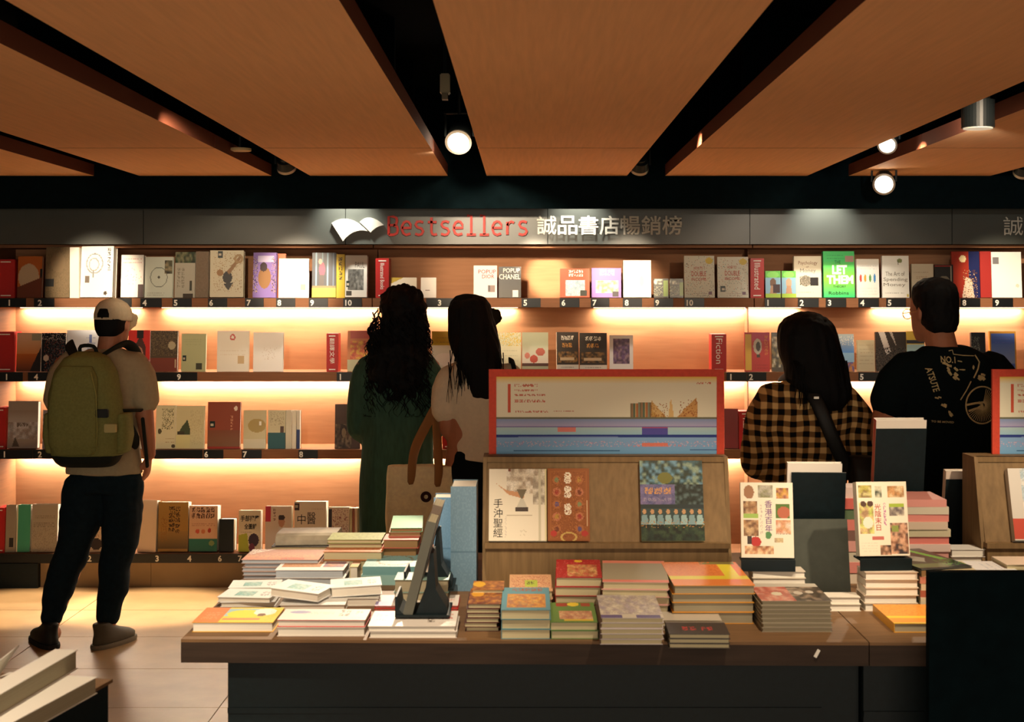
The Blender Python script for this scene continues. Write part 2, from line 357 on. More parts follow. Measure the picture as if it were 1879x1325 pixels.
# ================================================================== wall bookcases
BACK = mat('shelf_back_veneer', (160, 114, 82), .7, .15, .08, 5, .02, 0, (1, 1, 12))
LIP = mat('shelf_edge_veneer', (128, 86, 58), .65, .2, .10, 5, .02, 0, (1, 1, 20))
KICK = mat('plinth_laminate', (150, 128, 98), .7, .15, .08, 6)
LEDM = mat('led_diffuser', (255, 236, 205), .5, .2, emit=((1, .75, .5), 3.0))
PLATE = mat('black_number_plate', (14, 18, 20), .35, .4)
bays = [(-70, 682, 'left wall bookcase of four lit shelves behind the man with the backpack'),
        (684, 1383, 'middle wall bookcase of lit shelves behind the two long haired women'),
        (1385, 1960, 'right wall bookcase of lit shelves behind the man in black')]
plates = {0: {1: [(0, 48, '1', 14), (63, 100, '2', 70), (200, 242, '', 0), (258, 297, '4', 262), (317, 352, '5', 319), (382, 417, '6', 384), (450, 484, '7', 453), (507, 542, '8', 509), (567, 602, '9', 569), (630, 664, '10', 632)],
              2: [(0, 42, '1', 9), (52, 104, '4', 63), (282, 322, '', 0), (322, 362, '9', 325), (618, 660, '1', 621)],
              3: [(0, 60, '1', 5), (61, 122, '2', 70), (284, 372, '', 0), (374, 410, '6', 375), (444, 480, '7', 446), (548, 583, '8', 549)],
              4: [(120, 160, '', 0), (160, 284, '2', 161), (284, 343, '3', 285), (343, 399, '4', 344), (399, 435, '6', 400), (435, 470, '7', 437)]},
          1: {1: [(782, 836, '3', 803), (957, 992, '5', 960), (1027, 1063, '6', 1030), (1084, 1118, '7', 1087), (1143, 1178, '8', 1146), (1200, 1235, '9', 1202), (1256, 1292, '10', 1258)],
              2: [(1333, 1370, '1', 1337), (1371, 1406, '2', 1374)], 3: [], 4: []},
          2: {1: [(1403, 1440, '1', 1405), (1464, 1502, '2', 1467), (1515, 1552, '3', 1518), (1575, 1612, '4', 1578), (1626, 1662, '5', 1628), (1762, 1798, '8', 1765), (1821, 1858, '9', 1825)],
              2: [(1575, 1612, '5', 1577)], 3: [(1385, 1410, '1', 1387)], 4: []}}
for bi, (a, b, lab) in enumerate(bays):
    xa, xb = XX(a, 8.38), XX(b, 8.38)
    bc = empty('wall_bookcase', ((xa+xb)/2, 8.38, 0), label=lab, cat='bookcase', group='lit wall bookcases'); ox = (xa+xb)/2
    L, Rr = xa-ox, xb-ox
    MB().box(L, .33, .14, Rr, .36, ZS0).build('back_panel', BACK, bc)
    MB().box(L, .06, ZS0-.02, Rr, .33, ZS0-.002).build('top_board', LIP, bc)
    k0 = XX(74, 8.4)-ox if bi == 0 else L
    nK = 3 if bi < 2 else 2
    for k in range(nK):
        u0 = k0+(Rr-k0)*k/nK; u1 = k0+(Rr-k0)*(k+1)/nK
        MB().box(u0+.001, .02, 0, u1-.001, .05, SHELF_Z[4]-.056).build('plinth_panel', KICK, bc)
    if bi == 0: MB().box(L, -.02, 0, k0-.002, .05, SHELF_Z[4]-.056).build('plinth_block', BLACK, bc)
    if bi == 0: MB().box(L+.2, .06, SHELF_Z[4], XX(3, 8.5)-ox, .33, ZS0-.02).build('side_panel', LIP, bc)
    if bi == 1: MB().box(Rr-.004, .20, SHELF_Z[4], Rr, .33, ZS0-.02).build('seam_strip', LIP, bc)
    for r in (1, 2, 3, 4):
        z = SHELF_Z[r]
        MB().box(L, 0, z-.055, Rr, .33, z).build('shelf_board', LIP, bc)
        for (pa, pb, s, pn) in plates[bi][r]:
            u0, u1 = XX(pa, 8.38)-ox, XX(pb, 8.38)-ox
            p = MB().box(u0, -.006, z-.054, u1, -.0005, z-.001).build('number_plate', PLATE, bc)
            if s:
                w = .026*len(s)*.95; n0 = XX(pn, 8.38)-ox
                text_obj('numeral', s, n0, z-.046, n0+w, z-.010, -.0068, INK['white'], p, keep=True, bold=.03)
    if bi == 0: MB().box(L, -.008, SHELF_Z[4]-.056, XX(118, 8.38)-ox, -.0005, SHELF_Z[4]-.001).build('shelf_edge_cover', PLATE, bc)
    for (r_, p0, p1, k_) in LED:
        pc = (p0+p1)/2
        if a <= pc <= b or (bi == 0 and pc < 0):
            MB().box(XX(p0, 8.5)-ox, .294, SHELF_Z[r_]-.0605, XX(p1, 8.5)-ox, .310, SHELF_Z[r_]-.0555).build('led_strip', LEDM, bc)
# ================================================================== ceiling fittings
HOUS = mat('black_lamp_housing', (30, 36, 38), .4, .4); RIM = mat('lamp_rim', (190, 180, 165), .35, .5, metal=.6)
GLOW = mat('lamp_glow', (255, 240, 220), .5, .2, emit=((1, .82, .6), 14)); OFF = mat('dim_lamp_glass', (225, 215, 190), .5, .3, emit=((1, .85, .6), .5))
def spotlight(loc, aim, label, r=.055, ln=.13, glow=True, dim=False, stem=True):
    t = empty('ceiling_spotlight', loc, label=label, cat='ceiling lamp', group='ceiling spotlights in the slots')
    d = (Vector(aim)-Vector(loc)).normalized()
    MB().cyl(d*-.01, -d*ln, r, 24, r*.86).cyl(-d*ln, -d*(ln+.02), r*.6, 24).build('housing', HOUS, t, True).data.polygons.foreach_set('use_smooth', [False]*0) if False else MB().cyl(d*-.01, -d*ln, r, 24, r*.86).cyl(-d*ln, -d*(ln+.02), r*.6, 24).build('housing', HOUS, t)
    m = MB()
    for i in range(24):
        pass
    u = d.orthogonal().normalized(); w = d.cross(u); n = 28; vs = []; fs = []
    for (rr, off) in ((r*1.0, -.012), (r*1.04, .004), (r*.84, .006), (r*.82, -.006)):
        for i in range(n): a = 2*math.pi*i/n; vs.append(d*off+u*(rr*math.cos(a))+w*(rr*math.sin(a)))
    for k in range(3):
        for i in range(n): fs.append((k*n+i, k*n+(i+1) % n, (k+1)*n+(i+1) % n, (k+1)*n+i))
    m.add(vs, fs).build('rim', RIM, t)
    MB().cyl(-d*.008, -d*.004, r*.83, 28).build('lens', GLOW if glow else OFF, t)
    if stem:
        c = -d*ln*.5; top = 2.86-loc[2]
        y = MB()
        s = Vector((d.y, -d.x, 0)).normalized() if abs(d.z) < .98 else Vector((1, 0, 0))
        for sg in (-1, 1): y.cyl(c+s*sg*(r+.006), c+s*sg*(r+.006)+Vector((0, 0, r+.05)), .006, 8)
        y.cyl(c-s*(r+.012)+Vector((0, 0, r+.05)), c+s*(r+.012)+Vector((0, 0, r+.05)), .006, 8)
        y.build('yoke', HOUS, t); MB().cyl(c+Vector((0, 0, r+.045)), (c.x, c.y, top), .009, 10).build('stem', HOUS, t)
    return t
spotlight(at(841, 261, 6.85), (-.45, 4.3, .85), 'glowing round spotlight turned to the table, in the slot left of the widest panel', .062)
spotlight(at(1628, 266, 6.76), (.75, 4.2, .9), 'upper of two glowing spotlights in the right hand slot', .045)
spotlight(at(1622, 338, 7.7), (1.0, 4.0, .8), 'glowing spotlight hanging below the ceiling edge at the right', .058, .1)
spotlight(at(526, 308, 7.85), at(560, 470, 8.37), 'spotlight with only a bright lower rim, in the slot above the book emblem', .052, .06, False)
spotlight(at(1173, 310, 7.85), at(1150, 470, 8.37), 'dim spotlight in the slot right of the widest panel', .05, .06, False)
spotlight((2.75, 7.85, 2.40), at(1850, 470, 8.37), 'spotlight at the right edge of the picture cut by the frame', .05, .06, False)
big = empty('ceiling_spotlight', (1.735, 5.44, 2.40), label='black cylinder spotlight hanging at the right with a thick arm', cat='ceiling lamp', group='ceiling spotlights in the slots')
MB().cyl((0, 0, -.045), (0, 0, .06), .062, 32).build('housing', HOUS, big); MB().cyl((0, 0, .06), (0, 0, .08), .045, 24).build('housing_cap', HOUS, big)
MB().cyl((0, 0, .08), (0, -.02, .46), .012, 10).build('stem', HOUS, big); MB().box(-.03, -.5, .10, .03, .03, .125).build('track_arm', BLACK, big)
MB().cyl((0, 0, -.049), (0, 0, -.044), .055, 28).build('lens', OFF, big)
spot_light('ceiling_spot', (1.735, 5.6, 2.37), (2.1, 7.3, 2.34), 40, 60, .7, (1, .9, .78))
spot_light('ceiling_spot', (-.42, 6.75, 2.40), (-.56, 7.2, 2.44), 1.6, 60, .7, (1, .9, .78))
dt = empty('ceiling_sensor', at(440, 277, 7.0), label='round flat pale ceiling sensor under the left slot', cat='sensor')
MB().cyl((0, 0, 0), (0, 0, .012), .056, 32).build('disc', mat('cream_plastic', (214, 190, 140), .5, .3), dt); MB().cyl((0, 0, .012), (0, 0, 2.86-dt.location.z), .006, 8).build('stem', HOUS, dt)
tb = empty('track_adapter', at(817, 150, 5.75), label='small pale track power box high in the slot above the glowing spotlight', cat='adapter')
MB().box(-.02, -.03, -.05, .02, .03, .03).build('box', mat('grey_plastic', (176, 168, 140), .5, .3), tb, bevel=.004); MB().box(-.012, -.035, -.075, .012, .01, -.05).build('clip', mat('grey_plastic_2', (120, 112, 90), .5, .3), tb)
MB().cyl((0, 0, .03), (0, 0, 2.86-tb.location.z), .008, 8).build('stem', HOUS, tb)
# ================================================================== books on the wall shelves
W_, K_, C_ = (232, 230, 222), (24, 24, 26), (214, 206, 182)
def A(bg, **k): return Art(bg, **k)
ROWY = {1: 545.5, 2: 682, 3: 823.5, 4: 1014.5}
def wallbook(row, x0, x1, yt, label, cover, art=None, t=.025, lean=5, yaw=0, D=8.40, spine=None, side=-1, page='w', gloss=False, texts=(), lift=0, group=None):
    z = SHELF_Z[row]; w = (x1-x0)*D/F; h = (ZZ(yt, D)-z)/math.cos(math.radians(lean))
    M = Matrix.Translation((XX((x0+x1)/2, D), D+.002, z+t*math.sin(math.radians(lean))+.0004+lift)) @ Matrix.Rotation(math.radians(yaw), 4, 'Z') @ Matrix.Rotation(math.radians(-lean), 4, 'X')
    return book(label, w, h, t, cover, M, art, group or f'face out books on wall shelf row {["", "one", "two", "three", "four"][row]}', texts, spine=spine, side=side, page=page, gloss=gloss)
def marker(row, x0, x1, yt, word, label, D=8.40, dark=False):    # red category block
    z = SHELF_Z[row]; w = (x1-x0)*D/F; h = ZZ(yt, D)-z
    o = empty('category_block', (XX((x0+x1)/2, D), D, z), label=label, cat='shelf marker', group='red category blocks on the shelves')
    MB().box(-w/2, 0, 0, w/2, .13, h).build('block', mat('red_lacquer', (176, 34, 32), .4, .35), o, bevel=.002)
    for zz in (.012, h-.018): MB().box(-w*.28, -.0012, zz, w*.28, -.0002, zz+.006).build('white_bar', INK['white'], o)
    if word:
        v, f, asp = text_vf(word); L = h*.66; hh = min(w*.42, L/asp*1.5)
        me = bpy.data.meshes.new('lettering'); me.from_pydata([(-hh/2+b*hh, -.001, h*.88-a*L) for a, b in v], [], f); me.validate(); link('lettering', me, INK['white'], o)
wb = wallbook
marker(1, -6, 27, 476, '', 'red category block at the left end of the top shelf')
marker(1, 689, 714, 474, 'Illustrated Books', 'red category block lettered in English beside the curly haired woman')
marker(1, 1377, 1402, 474, 'Illustrated', 'red category block on the top shelf right of the two cream doodle books')
marker(2, -8, 26, 609, '', 'red category block at the left end of the second shelf')
marker(2, 599, 620, 612, '翻譯文學', 'red category block alone on the second shelf left of the curly haired woman')
marker(2, 1306, 1333, 613, 'Fiction', 'red category block on the second shelf behind the banner corner')
marker(3, -8, 10, 748, '', 'red category block at the left end of the third shelf')
marker(3, 1356, 1381, 755, '社會', 'red category block on the third shelf left of the plaid shirt')
marker(3, 812, 833, 755, '', 'red category block on the third shelf between the two women')
marker(4, -8, 8, 932, '', 'red category block at the left end of the bottom shelf')
# ---- row one
wb(1, 31, 76, 471, 'orange book with pale splash, left on the top shelf', (150, 70, 30), A((176, 96, 34)).rect(.9, .3, 1, 1, (20, 24, 26)).ell(.45, .5, .42, .32, (190, 170, 140)).poly([(0, .75), (1, .5), (1, 1), (0, 1)], (110, 58, 36)))
wb(1, 82, 127, 454, 'large plain tan brown book, unlit, on the top shelf', (110, 92, 62), A((112, 94, 66)).speck(0, 0, 1, 1, [(118, 98, 70), (104, 88, 60)], .5).rect(0, .62, .34, .78, (28, 30, 30)).ell(.5, .3, .3, .2, (120, 100, 72)), t=.03)
wb(1, 145, 207, 453, 'big white book with thin line portrait, brightly lit on the top shelf', W_, A((236, 238, 234), w=44, h=60).ell(.42, .34, .26, .2, (150, 150, 150), .9).ell(.4, .36, .16, .13, (160, 160, 156), .85).rect(.36, .48, .4, .62, (150, 150, 150)).chars(.82, .04, .94, .5, 1, 6, (110, 110, 110)).rect(.14, .58, .28, .72, (120, 110, 100)).ell(.78, .92, .05, .04, (80, 70, 60)), t=.055, yaw=-7, spine=(244, 242, 234))
wb(1, 128, 146, 454, 'white book standing spine first beside the line portrait book', W_, A(W_).rect(.9, 0, 1, 1, (200, 190, 170)), t=.16, lean=0)
wb(1, 221, 262, 469, 'white book with pink marks behind the white cap', W_, A((238, 234, 228)).lines(.1, .06, .9, .2, 2, (200, 120, 120)).speck(.2, .3, .9, .7, [(210, 170, 160)], .05).rect(.75, .7, 1, 1, (70, 50, 50)), t=.05, spine=(236, 228, 214))
wb(1, 265, 316, 472, 'pale green book with a thin drawn circle', (196, 206, 190), A((202, 210, 196), w=44, h=58).ell(.5, .5, .31, .25, (90, 100, 90), .93).ell(.5, .5, .04, .03, (90, 90, 80)).photo(.7, .08, .98, .42, [(90, 90, 70), (150, 140, 110), (60, 60, 50)], 3).lines(.1, .86, .7, .95, 2, (140, 140, 130)))
wb(1, 320, 357, 463, 'grey book with dark green top strip', (150, 150, 136), A((176, 172, 156)).photo(0, 0, 1, .24, [(60, 80, 50), (40, 50, 36), (120, 120, 90)], 4).chars(.12, .34, .5, .8, 2, 5, (140, 136, 120)).rect(.74, .62, .86, .84, (60, 60, 50)).rect(.4, .92, .9, 1, (60, 50, 40)))
wb(1, 358, 381, 462, 'brown grey book standing between the strip book and the bird book', (122, 104, 84), A((124, 106, 86)).speck(0, 0, 1, 1, [(116, 98, 78)], .4), t=.03)
wb(1, 385, 446, 461, 'cream book with a black bird and brown branches', (198, 190, 162), A((204, 196, 168), w=48, h=62).speck(.1, .05, .95, .9, [(150, 120, 80), (180, 160, 120)], .12, 5).ell(.52, .58, .14, .13, (34, 28, 24)).poly([(.4, .72), (.7, .68), (.55, .86)], (40, 34, 30)).ell(.3, .48, .1, .07, (150, 110, 60)).poly([(.5, .45), (.9, .1), (.95, .14), (.58, .52)], (140, 104, 60)).ell(.85, .18, .14, .1, (160, 130, 84), .5).sticker(.22, .02), t=.06, yaw=4)
wb(1, 463, 506, 464, 'purple book with figures and a brown cat round the middle', (120, 90, 160), A((132, 108, 178), w=40, h=56).rect(.2, .08, .9, .22, (190, 180, 214)).ell(.5, .56, .28, .24, (140, 100, 60)).ell(.45, .32, .16, .1, (50, 34, 40)).speck(0, .1, .2, .9, [(180, 160, 120), (60, 40, 90)], .3).speck(.8, .1, 1, .9, [(190, 150, 120), (60, 40, 60)], .3), yaw=-4)
wb(1, 508, 523, 466, 'orange book edge peeping behind the blank white book', (200, 90, 40), A((206, 96, 44)), D=8.46)
wb(1, 511, 566, 475, 'blank white book with one small square picture, top shelf', (244, 242, 236), A((246, 244, 238), w=40).rect(.72, .66, .9, .8, (170, 150, 140)), t=.02)
wb(1, 572, 616, 465, 'yellow book with a pink figure before dark bars', (214, 184, 40), A((216, 186, 44), w=44, h=58).rect(0, 0, 1, .78, (40, 46, 60)).rect(.14, 0, .2, .78, (110, 140, 160)).rect(.42, 0, .46, .78, (90, 120, 130)).rect(.62, 0, .68, .78, (110, 140, 160)).rect(.86, 0, .9, .78, (90, 110, 130)).ell(.42, .38, .12, .16, (220, 50, 80)).ell(.34, .2, .08, .06, (190, 150, 130)).rect(.3, .5, .5, .74, (60, 50, 50)).rect(0, .74, 1, .8, (120, 110, 60)), t=.05, spine=(200, 170, 40))
wb(1, 617, 632, 467, 'yellow spine with dark characters beside the pink figure book', (206, 176, 40), A((206, 176, 40), w=14).chars(.25, .06, .8, .6, 1, 5, (90, 70, 20)), lean=2)
wb(1, 633, 673, 470, 'grey white book with a black and white tree photo', (196, 194, 184), A((204, 202, 192), w=40, h=54).photo(.12, .34, .86, .84, [(70, 70, 66), (130, 130, 124), (100, 100, 96)], 9).sticker(.05, .62).rect(.05, .86, .3, .96, (60, 56, 50)), t=.06, texts=[('PAUL', .45, .16, .88, .3, 'grey')], spine=(190, 186, 170))
wb(1, 717, 764, 510, 'small white book with yellow corner behind the curly hair', C_, A((222, 212, 190)).poly([(0, .3), (.5, 0), (0, 0)], (190, 160, 60)), t=.02)
wb(1, 772, 800, 510, 'small white card book right of the curly hair', W_, A((236, 230, 220)).rect(.3, .6, .6, .66, (150, 130, 120)), t=.02)
wb(1, 869, 912, 488, 'white pop-up book with thin red title', (226, 220, 216), A((224, 216, 214), w=44, h=52).rect(.62, .62, .92, .82, (130, 100, 90)).rect(.62, .62, .7, .8, (50, 30, 30)), texts=[('POPUP', .2, .13, .95, .25, 'red'), ('DIOR', .36, .28, .88, .4, 'red')])
wb(1, 915, 956, 490, 'black pop-up book with bold white title', (24, 23, 22), A((26, 25, 24), w=40, h=50).vgrad(.4, 1, (26, 25, 24), (62, 56, 46)).rect(.62, .76, .88, .98, (226, 220, 204)), texts=[('POPUP', .2, .05, .95, .2, 'white', {'bold': .02}), ('CHANEL', .02, .24, .97, .41, 'white', {'bold': .02})])
wb(1, 1028, 1082, 494, 'salmon landscape book with white title lines', (196, 92, 64), A((200, 96, 66), w=44, h=40).chars(.3, .06, .8, .3, 6, 2, (244, 230, 214)).photo(.18, .4, .84, .94, [(196, 206, 206), (214, 220, 210), (160, 180, 190)], 3).rect(.68, .76, .9, .96, (70, 70, 60)), t=.04)
wb(1, 1086, 1140, 493, 'lilac landscape book with white title lines', (150, 110, 180), A((156, 118, 186), w=44, h=40).chars(.28, .06, .8, .28, 6, 2, (240, 230, 240)).photo(.14, .42, .9, .84, [(150, 170, 140), (204, 190, 190), (170, 180, 200), (120, 160, 90)], 5).rect(.7, .8, .92, .98, (60, 50, 56)), t=.04, spine=(120, 80, 150))
wb(1, 1144, 1195, 479, 'blank white book with a faint figure and green edge', (240, 242, 232), A((244, 244, 236)).ell(.66, .56, .08, .14, (220, 214, 200)), t=.05, spine=(150, 200, 160))
wb(1, 1200, 1227, 512, 'small dark book with lime stripe, left of its twin', (40, 44, 30), A((46, 48, 36), w=26, h=30).photo(0, .02, .6, .3, [(220, 220, 200), (60, 60, 50)], 2).rect(.64, .1, .96, .95, (130, 160, 50)).speck(.0, .4, .6, .9, [(150, 150, 120), (24, 26, 20)], .6), gloss=True)
wb(1, 1229, 1254, 512, 'small dark book with lime stripe, right of its twin', (40, 44, 30), A((46, 48, 36), w=26, h=30).photo(0, .02, .7, .3, [(220, 220, 200), (60, 60, 50)], 4).rect(.74, .2, 1, .9, (130, 160, 50)).speck(.0, .4, .7, .9, [(150, 150, 120), (24, 26, 20)], .6), gloss=True)
def doodle(seed): return A((198, 196, 178), w=44, h=56).speck(.02, .02, .98, .98, [(150, 140, 120), (120, 150, 140), (160, 110, 90)], .07, seed).ell(.83, .12, .12, .08, (196, 170, 40)).lines(.3, .88, .8, .96, 2, (150, 140, 130)).rect(.8, .86, .92, .92, (110, 80, 100))
wb(1, 1256, 1312, 470, 'left cream doodle book with red title and yellow dot', (200, 198, 180), doodle(3), yaw=3, texts=[('HOW TO', .32, .26, .62, .33, 'red'), ('DOUBLE', .24, .37, .72, .49, 'red'), ('INCOME', .24, .53, .72, .6, 'red')])
wb(1, 1317, 1374, 472, 'right cream doodle book, half in shade, with dark sticker', (200, 198, 180), doodle(4).sticker(.1, .72), texts=[('HOW TO', .32, .22, .62, .29, 'red'), ('DOUBLE', .24, .34, .72, .46, 'red'), ('INCOME', .24, .5, .72, .57, 'red')])
def lady(s): return A((130, 170, 190), w=26, h=40).rect(0, 0, 1, .24, (96, 176, 70)).ell(.5, .14, .4, .12, (130, 200, 90)).ell(.5, .45, .2, .18, s).poly([(.25, .95), (.35, .55), (.65, .55), (.75, .95)], (170, 130, 100)).rect(0, .84, 1, 1, (150, 180, 60))
wb(1, 1405, 1433, 498, 'small blue and green portrait book with a dark sticker', (130, 40, 80), lady((110, 80, 60)).rect(.5, .5, .95, .82, (60, 40, 44)))
wb(1, 1435, 1461, 498, 'small blue and green portrait book beside the money book', (130, 40, 80), lady((190, 150, 120)), spine=(140, 40, 90))
wb(1, 1458, 1508, 471, 'cream money book with a round grey brain picture', (196, 186, 160), A((206, 198, 176), w=44, h=60).ell(.42, .6, .22, .13, (120, 112, 96)).speck(.2, .48, .62, .72, [(150, 142, 126), (90, 84, 72)], .4).rect(.58, .52, .88, .72, (30, 26, 26)).lines(.1, .84, .7, .88, 1, (150, 140, 120)), D=8.41, t=.04, texts=[('Psychology', .16, .12, .86, .23, 'brown'), ('of', .44, .24, .54, .28, 'brown'), ('Money', .22, .3, .8, .42, 'grey')])
wb(1, 1512, 1569, 462, 'bright green book with large white title', (40, 170, 90), A((60, 190, 100), w=44, h=60).vgrad(.2, .6, (60, 190, 100), (130, 214, 60)).vgrad(.6, 1, (130, 214, 60), (50, 190, 110)).lines(.12, .06, .7, .18, 2, (40, 130, 80)).rect(.7, .1, .98, .24, (160, 130, 120)), t=.04, spine=(30, 140, 80), texts=[('THE', .36, .2, .56, .27, 'green'), ('LET', .28, .3, .76, .5, 'white', {'bold': .05}), ('THEM', .1, .52, .96, .71, 'white', {'bold': .05}), ('THEORY', .3, .74, .72, .79, 'black'), ('Robbins', .16, .87, .8, .94, 'black')])
wb(1, 1573, 1614, 476, 'white book with four small coloured figures', W_, A((222, 220, 210), w=40, h=52).lines(.08, .14, .9, .28, 2, (170, 170, 165)).ell(.18, .5, .05, .1, (200, 70, 60)).ell(.38, .5, .05, .1, (220, 150, 60)).ell(.6, .5, .05, .1, (90, 140, 80)).ell(.8, .5, .06, .11, (70, 130, 180)).lines(.1, .72, .9, .94, 3, (200, 198, 190)), t=.03, side=1, spine=(200, 60, 50))
wb(1, 1620, 1669, 470, 'white spending book with large grey title', (222, 222, 212), A((224, 224, 214), w=44, h=60).ell(.66, .12, .1, .05, (120, 130, 80)).rect(.58, .12, .62, .22, (60, 70, 50)).lines(.1, .86, .8, .9, 1, (120, 120, 116)).rect(.9, .92, .98, .99, (190, 170, 80)), texts=[('The Art of', .12, .38, .84, .48, 'grey'), ('Spending', .04, .52, .94, .63, 'grey'), ('Money', .04, .65, .86, .75, 'grey')])
wb(1, 1674, 1714, 485, 'plain grey paper book left of the dark haired man', (176, 166, 142), A((182, 172, 148)).lines(.1, .2, .8, .26, 1, (140, 124, 100)).lines(.2, .36, .7, .42, 2, (150, 120, 90)))
wb(1, 1716, 1750, 486, 'black wrapped book with red line behind the man', (30, 26, 26), A((34, 34, 34)).rect(0, .02, .9, .06, (120, 40, 34)).ell(.5, .5, .3, .16, (110, 104, 90)).rect(.86, .04, .9, 1, (150, 146, 130)), gloss=True, lean=3)
wb(1, 1748, 1799, 462, 'red and navy book with a glowing moon', (140, 44, 34), A((150, 48, 34), w=44, h=60).rect(.62, 0, 1, 1, (30, 38, 84)).ell(.4, .16, .12, .08, (240, 220, 170)).poly([(.35, 1), (.5, .55), (.7, .6), (.8, 1)], (210, 190, 170)).speck(.4, .4, .9, 1, [(190, 160, 120), (100, 70, 60)], .25), gloss=True)
wb(1, 1800, 1820, 462, 'red book standing beside the moon book', (150, 40, 36), A((158, 44, 40), w=16), t=.04, lean=4)
wb(1, 1821, 1876, 463, 'white habits book at the right end of the top shelf', (238, 238, 232), A((242, 242, 236), w=44, h=60).rect(.04, .12, .24, .26, (120, 120, 124)).ell(.86, .74, .06, .04, (214, 208, 190)), texts=[], t=.03)
# ---- row two
wb(2, 29, 74, 612, 'orange sunset book on the second shelf', (190, 110, 60), A((206, 140, 90), w=36).vgrad(0, .55, (220, 190, 160), (206, 140, 80)).vgrad(.55, 1, (190, 104, 40), (110, 60, 34)).poly([(.55, 1), (1, .35), (1, 1)], (40, 30, 30)).rect(.6, .02, 1, .2, (160, 160, 140)))
wb(2, 75, 119, 612, 'dark crowded picture book left of the backpack', (30, 34, 40), A((28, 32, 40), w=36).speck(0, 0, 1, .2, [(150, 140, 140), (20, 24, 30)], .5).speck(.1, .2, 1, 1, [(60, 60, 70), (120, 60, 50), (90, 90, 90), (20, 24, 30)], .5, 4).ell(.2, .65, .12, .08, (200, 190, 180)), gloss=True)
wb(2, 121, 180, 607, 'pale blue white book behind the man with the backpack', (214, 220, 232), A((222, 228, 238), w=36).lines(.6, .1, .9, .5, 3, (110, 130, 190)).rect(.7, .1, .78, .3, (110, 130, 190)), t=.03)
wb(2, 234, 274, 607, 'red book with dark figure right of the cap', (190, 40, 34), A((196, 44, 36), w=36).poly([(.3, 1), (.3, .4), (.55, .1), (.8, .4), (.8, 1)], (70, 40, 34)).ell(.5, .6, .2, .2, (170, 120, 100)).rect(.4, 0, .7, .2, (30, 26, 26)))
wb(2, 275, 325, 608, 'dark brown book with pale moon and red lower band', (70, 56, 44), A((78, 64, 48), w=40, h=54).speck(0, 0, 1, .62, [(96, 84, 60), (60, 50, 40), (110, 96, 70)], .5).ell(.78, .36, .14, .1, (170, 160, 130)).rect(0, .66, 1, 1, (118, 56, 42)).rect(.9, .7, .95, .9, (190, 170, 140)))
wb(2, 332, 377, 613, 'pale green book with two small dark stickers', (170, 174, 130), A((178, 182, 138), w=40, h=54).lines(.1, .12, .8, .3, 3, (160, 164, 126)).sticker(.04, .58).rect(.6, .78, .84, .94, (60, 60, 44)), t=.02, side=1, spine=(222, 214, 190))
wb(2, 398, 456, 608, 'white book with small red emblem and tan stamp, second shelf', (236, 226, 206), A((238, 230, 212), w=40, h=52).ell(.48, .16, .09, .08, (200, 90, 80), .5).lines(.1, .42, .9, .64, 2, (222, 206, 180)).rect(.64, .62, .84, .8, (206, 176, 130)), yaw=3)
wb(2, 464, 519, 611, 'plain white book standing alone before empty shelf space', (240, 232, 220), A((244, 238, 228)).speck(.3, .4, .8, .7, [(226, 214, 200)], .15))
wb(2, 637, 690, 608, 'yellow and orange flower book beside the curly haired woman', (196, 120, 70), A((206, 130, 80), w=40, h=52).photo(.1, .25, .9, .7, [(220, 170, 70), (190, 80, 60), (214, 120, 80)], 8).rect(0, .72, 1, 1, (196, 190, 150)).rect(.1, 0, 1, .2, (190, 90, 80)), spine=(236, 220, 196), t=.03)
wb(2, 792, 840, 609, 'yellow topped book between the two women', (224, 206, 120), A((232, 224, 200), w=36).rect(0, 0, 1, .35, (206, 176, 50)).lines(.2, .1, .8, .3, 2, (150, 130, 60)).ell(.5, .7, .4, .16, (244, 232, 214)))
wb(2, 912, 956, 611, 'pale yellow book behind the shoulder of the cap wearer', (222, 214, 170), A((226, 220, 184), w=36).speck(0, 0, 1, .35, [(220, 190, 70), (200, 200, 150)], .5).lines(.2, .4, .9, .9, 4, (190, 186, 150)))
wb(2, 958, 1006, 611, 'grey green book with red flowers', (170, 172, 140), A((176, 178, 146), w=40, h=52).vgrad(.3, .8, (176, 178, 146), (228, 214, 196)).ell(.7, .5, .18, .1, (180, 90, 70)).ell(.45, .68, .16, .1, (190, 80, 60)).ell(.2, .6, .1, .08, (200, 120, 100)).rect(0, .78, 1, .86, (90, 60, 50)), t=.03)
def night(sd): return A((60, 50, 40), w=40, h=54).chars(.2, .1, .8, .24, 4, 1, (236, 230, 214), sd).chars(.24, .28, .72, .42, 3, 1, (210, 150, 70), sd).photo(.04, .5, .96, .78, [(80, 60, 34), (150, 110, 60), (40, 34, 28)], sd, 2).rect(.15, .64, .8, .72, (200, 170, 130)).rect(0, .83, 1, 1, (222, 214, 196)).lines(.2, .86, .8, .92, 1, (60, 60, 56))
wb(2, 1022, 1062, 611, 'dark night market book with white characters, left copy', (50, 44, 36), night(2), t=.05, side=-1, spine=(226, 216, 196), yaw=3)
wb(2, 1064, 1114, 612, 'dark night market book with white characters, right copy', (50, 44, 36), night(5), t=.03)
wb(2, 1119, 1162, 616, 'white framed book with purple landscape picture', (230, 222, 214), A((234, 228, 220), w=40, h=52).photo(.14, .1, .84, .78, [(110, 80, 120), (80, 60, 80), (150, 120, 130), (96, 70, 96)], 7))
wb(2, 1367, 1413, 611, 'red fish book with yellow vertical title band', (176, 50, 44), A((184, 54, 50), w=44, h=64).rect(.02, .04, .28, .97, (214, 170, 60)).rect(.3, 0, 1, .22, (186, 60, 90)).ell(.52, .36, .17, .2, (190, 180, 160)).ell(.54, .36, .09, .12, (70, 66, 60)).rect(.48, .56, .62, .64, (70, 60, 50)).chars(.8, .08, .96, .6, 1, 6, (200, 110, 60)).lines(.4, .8, .9, .94, 2, (130, 40, 34)))
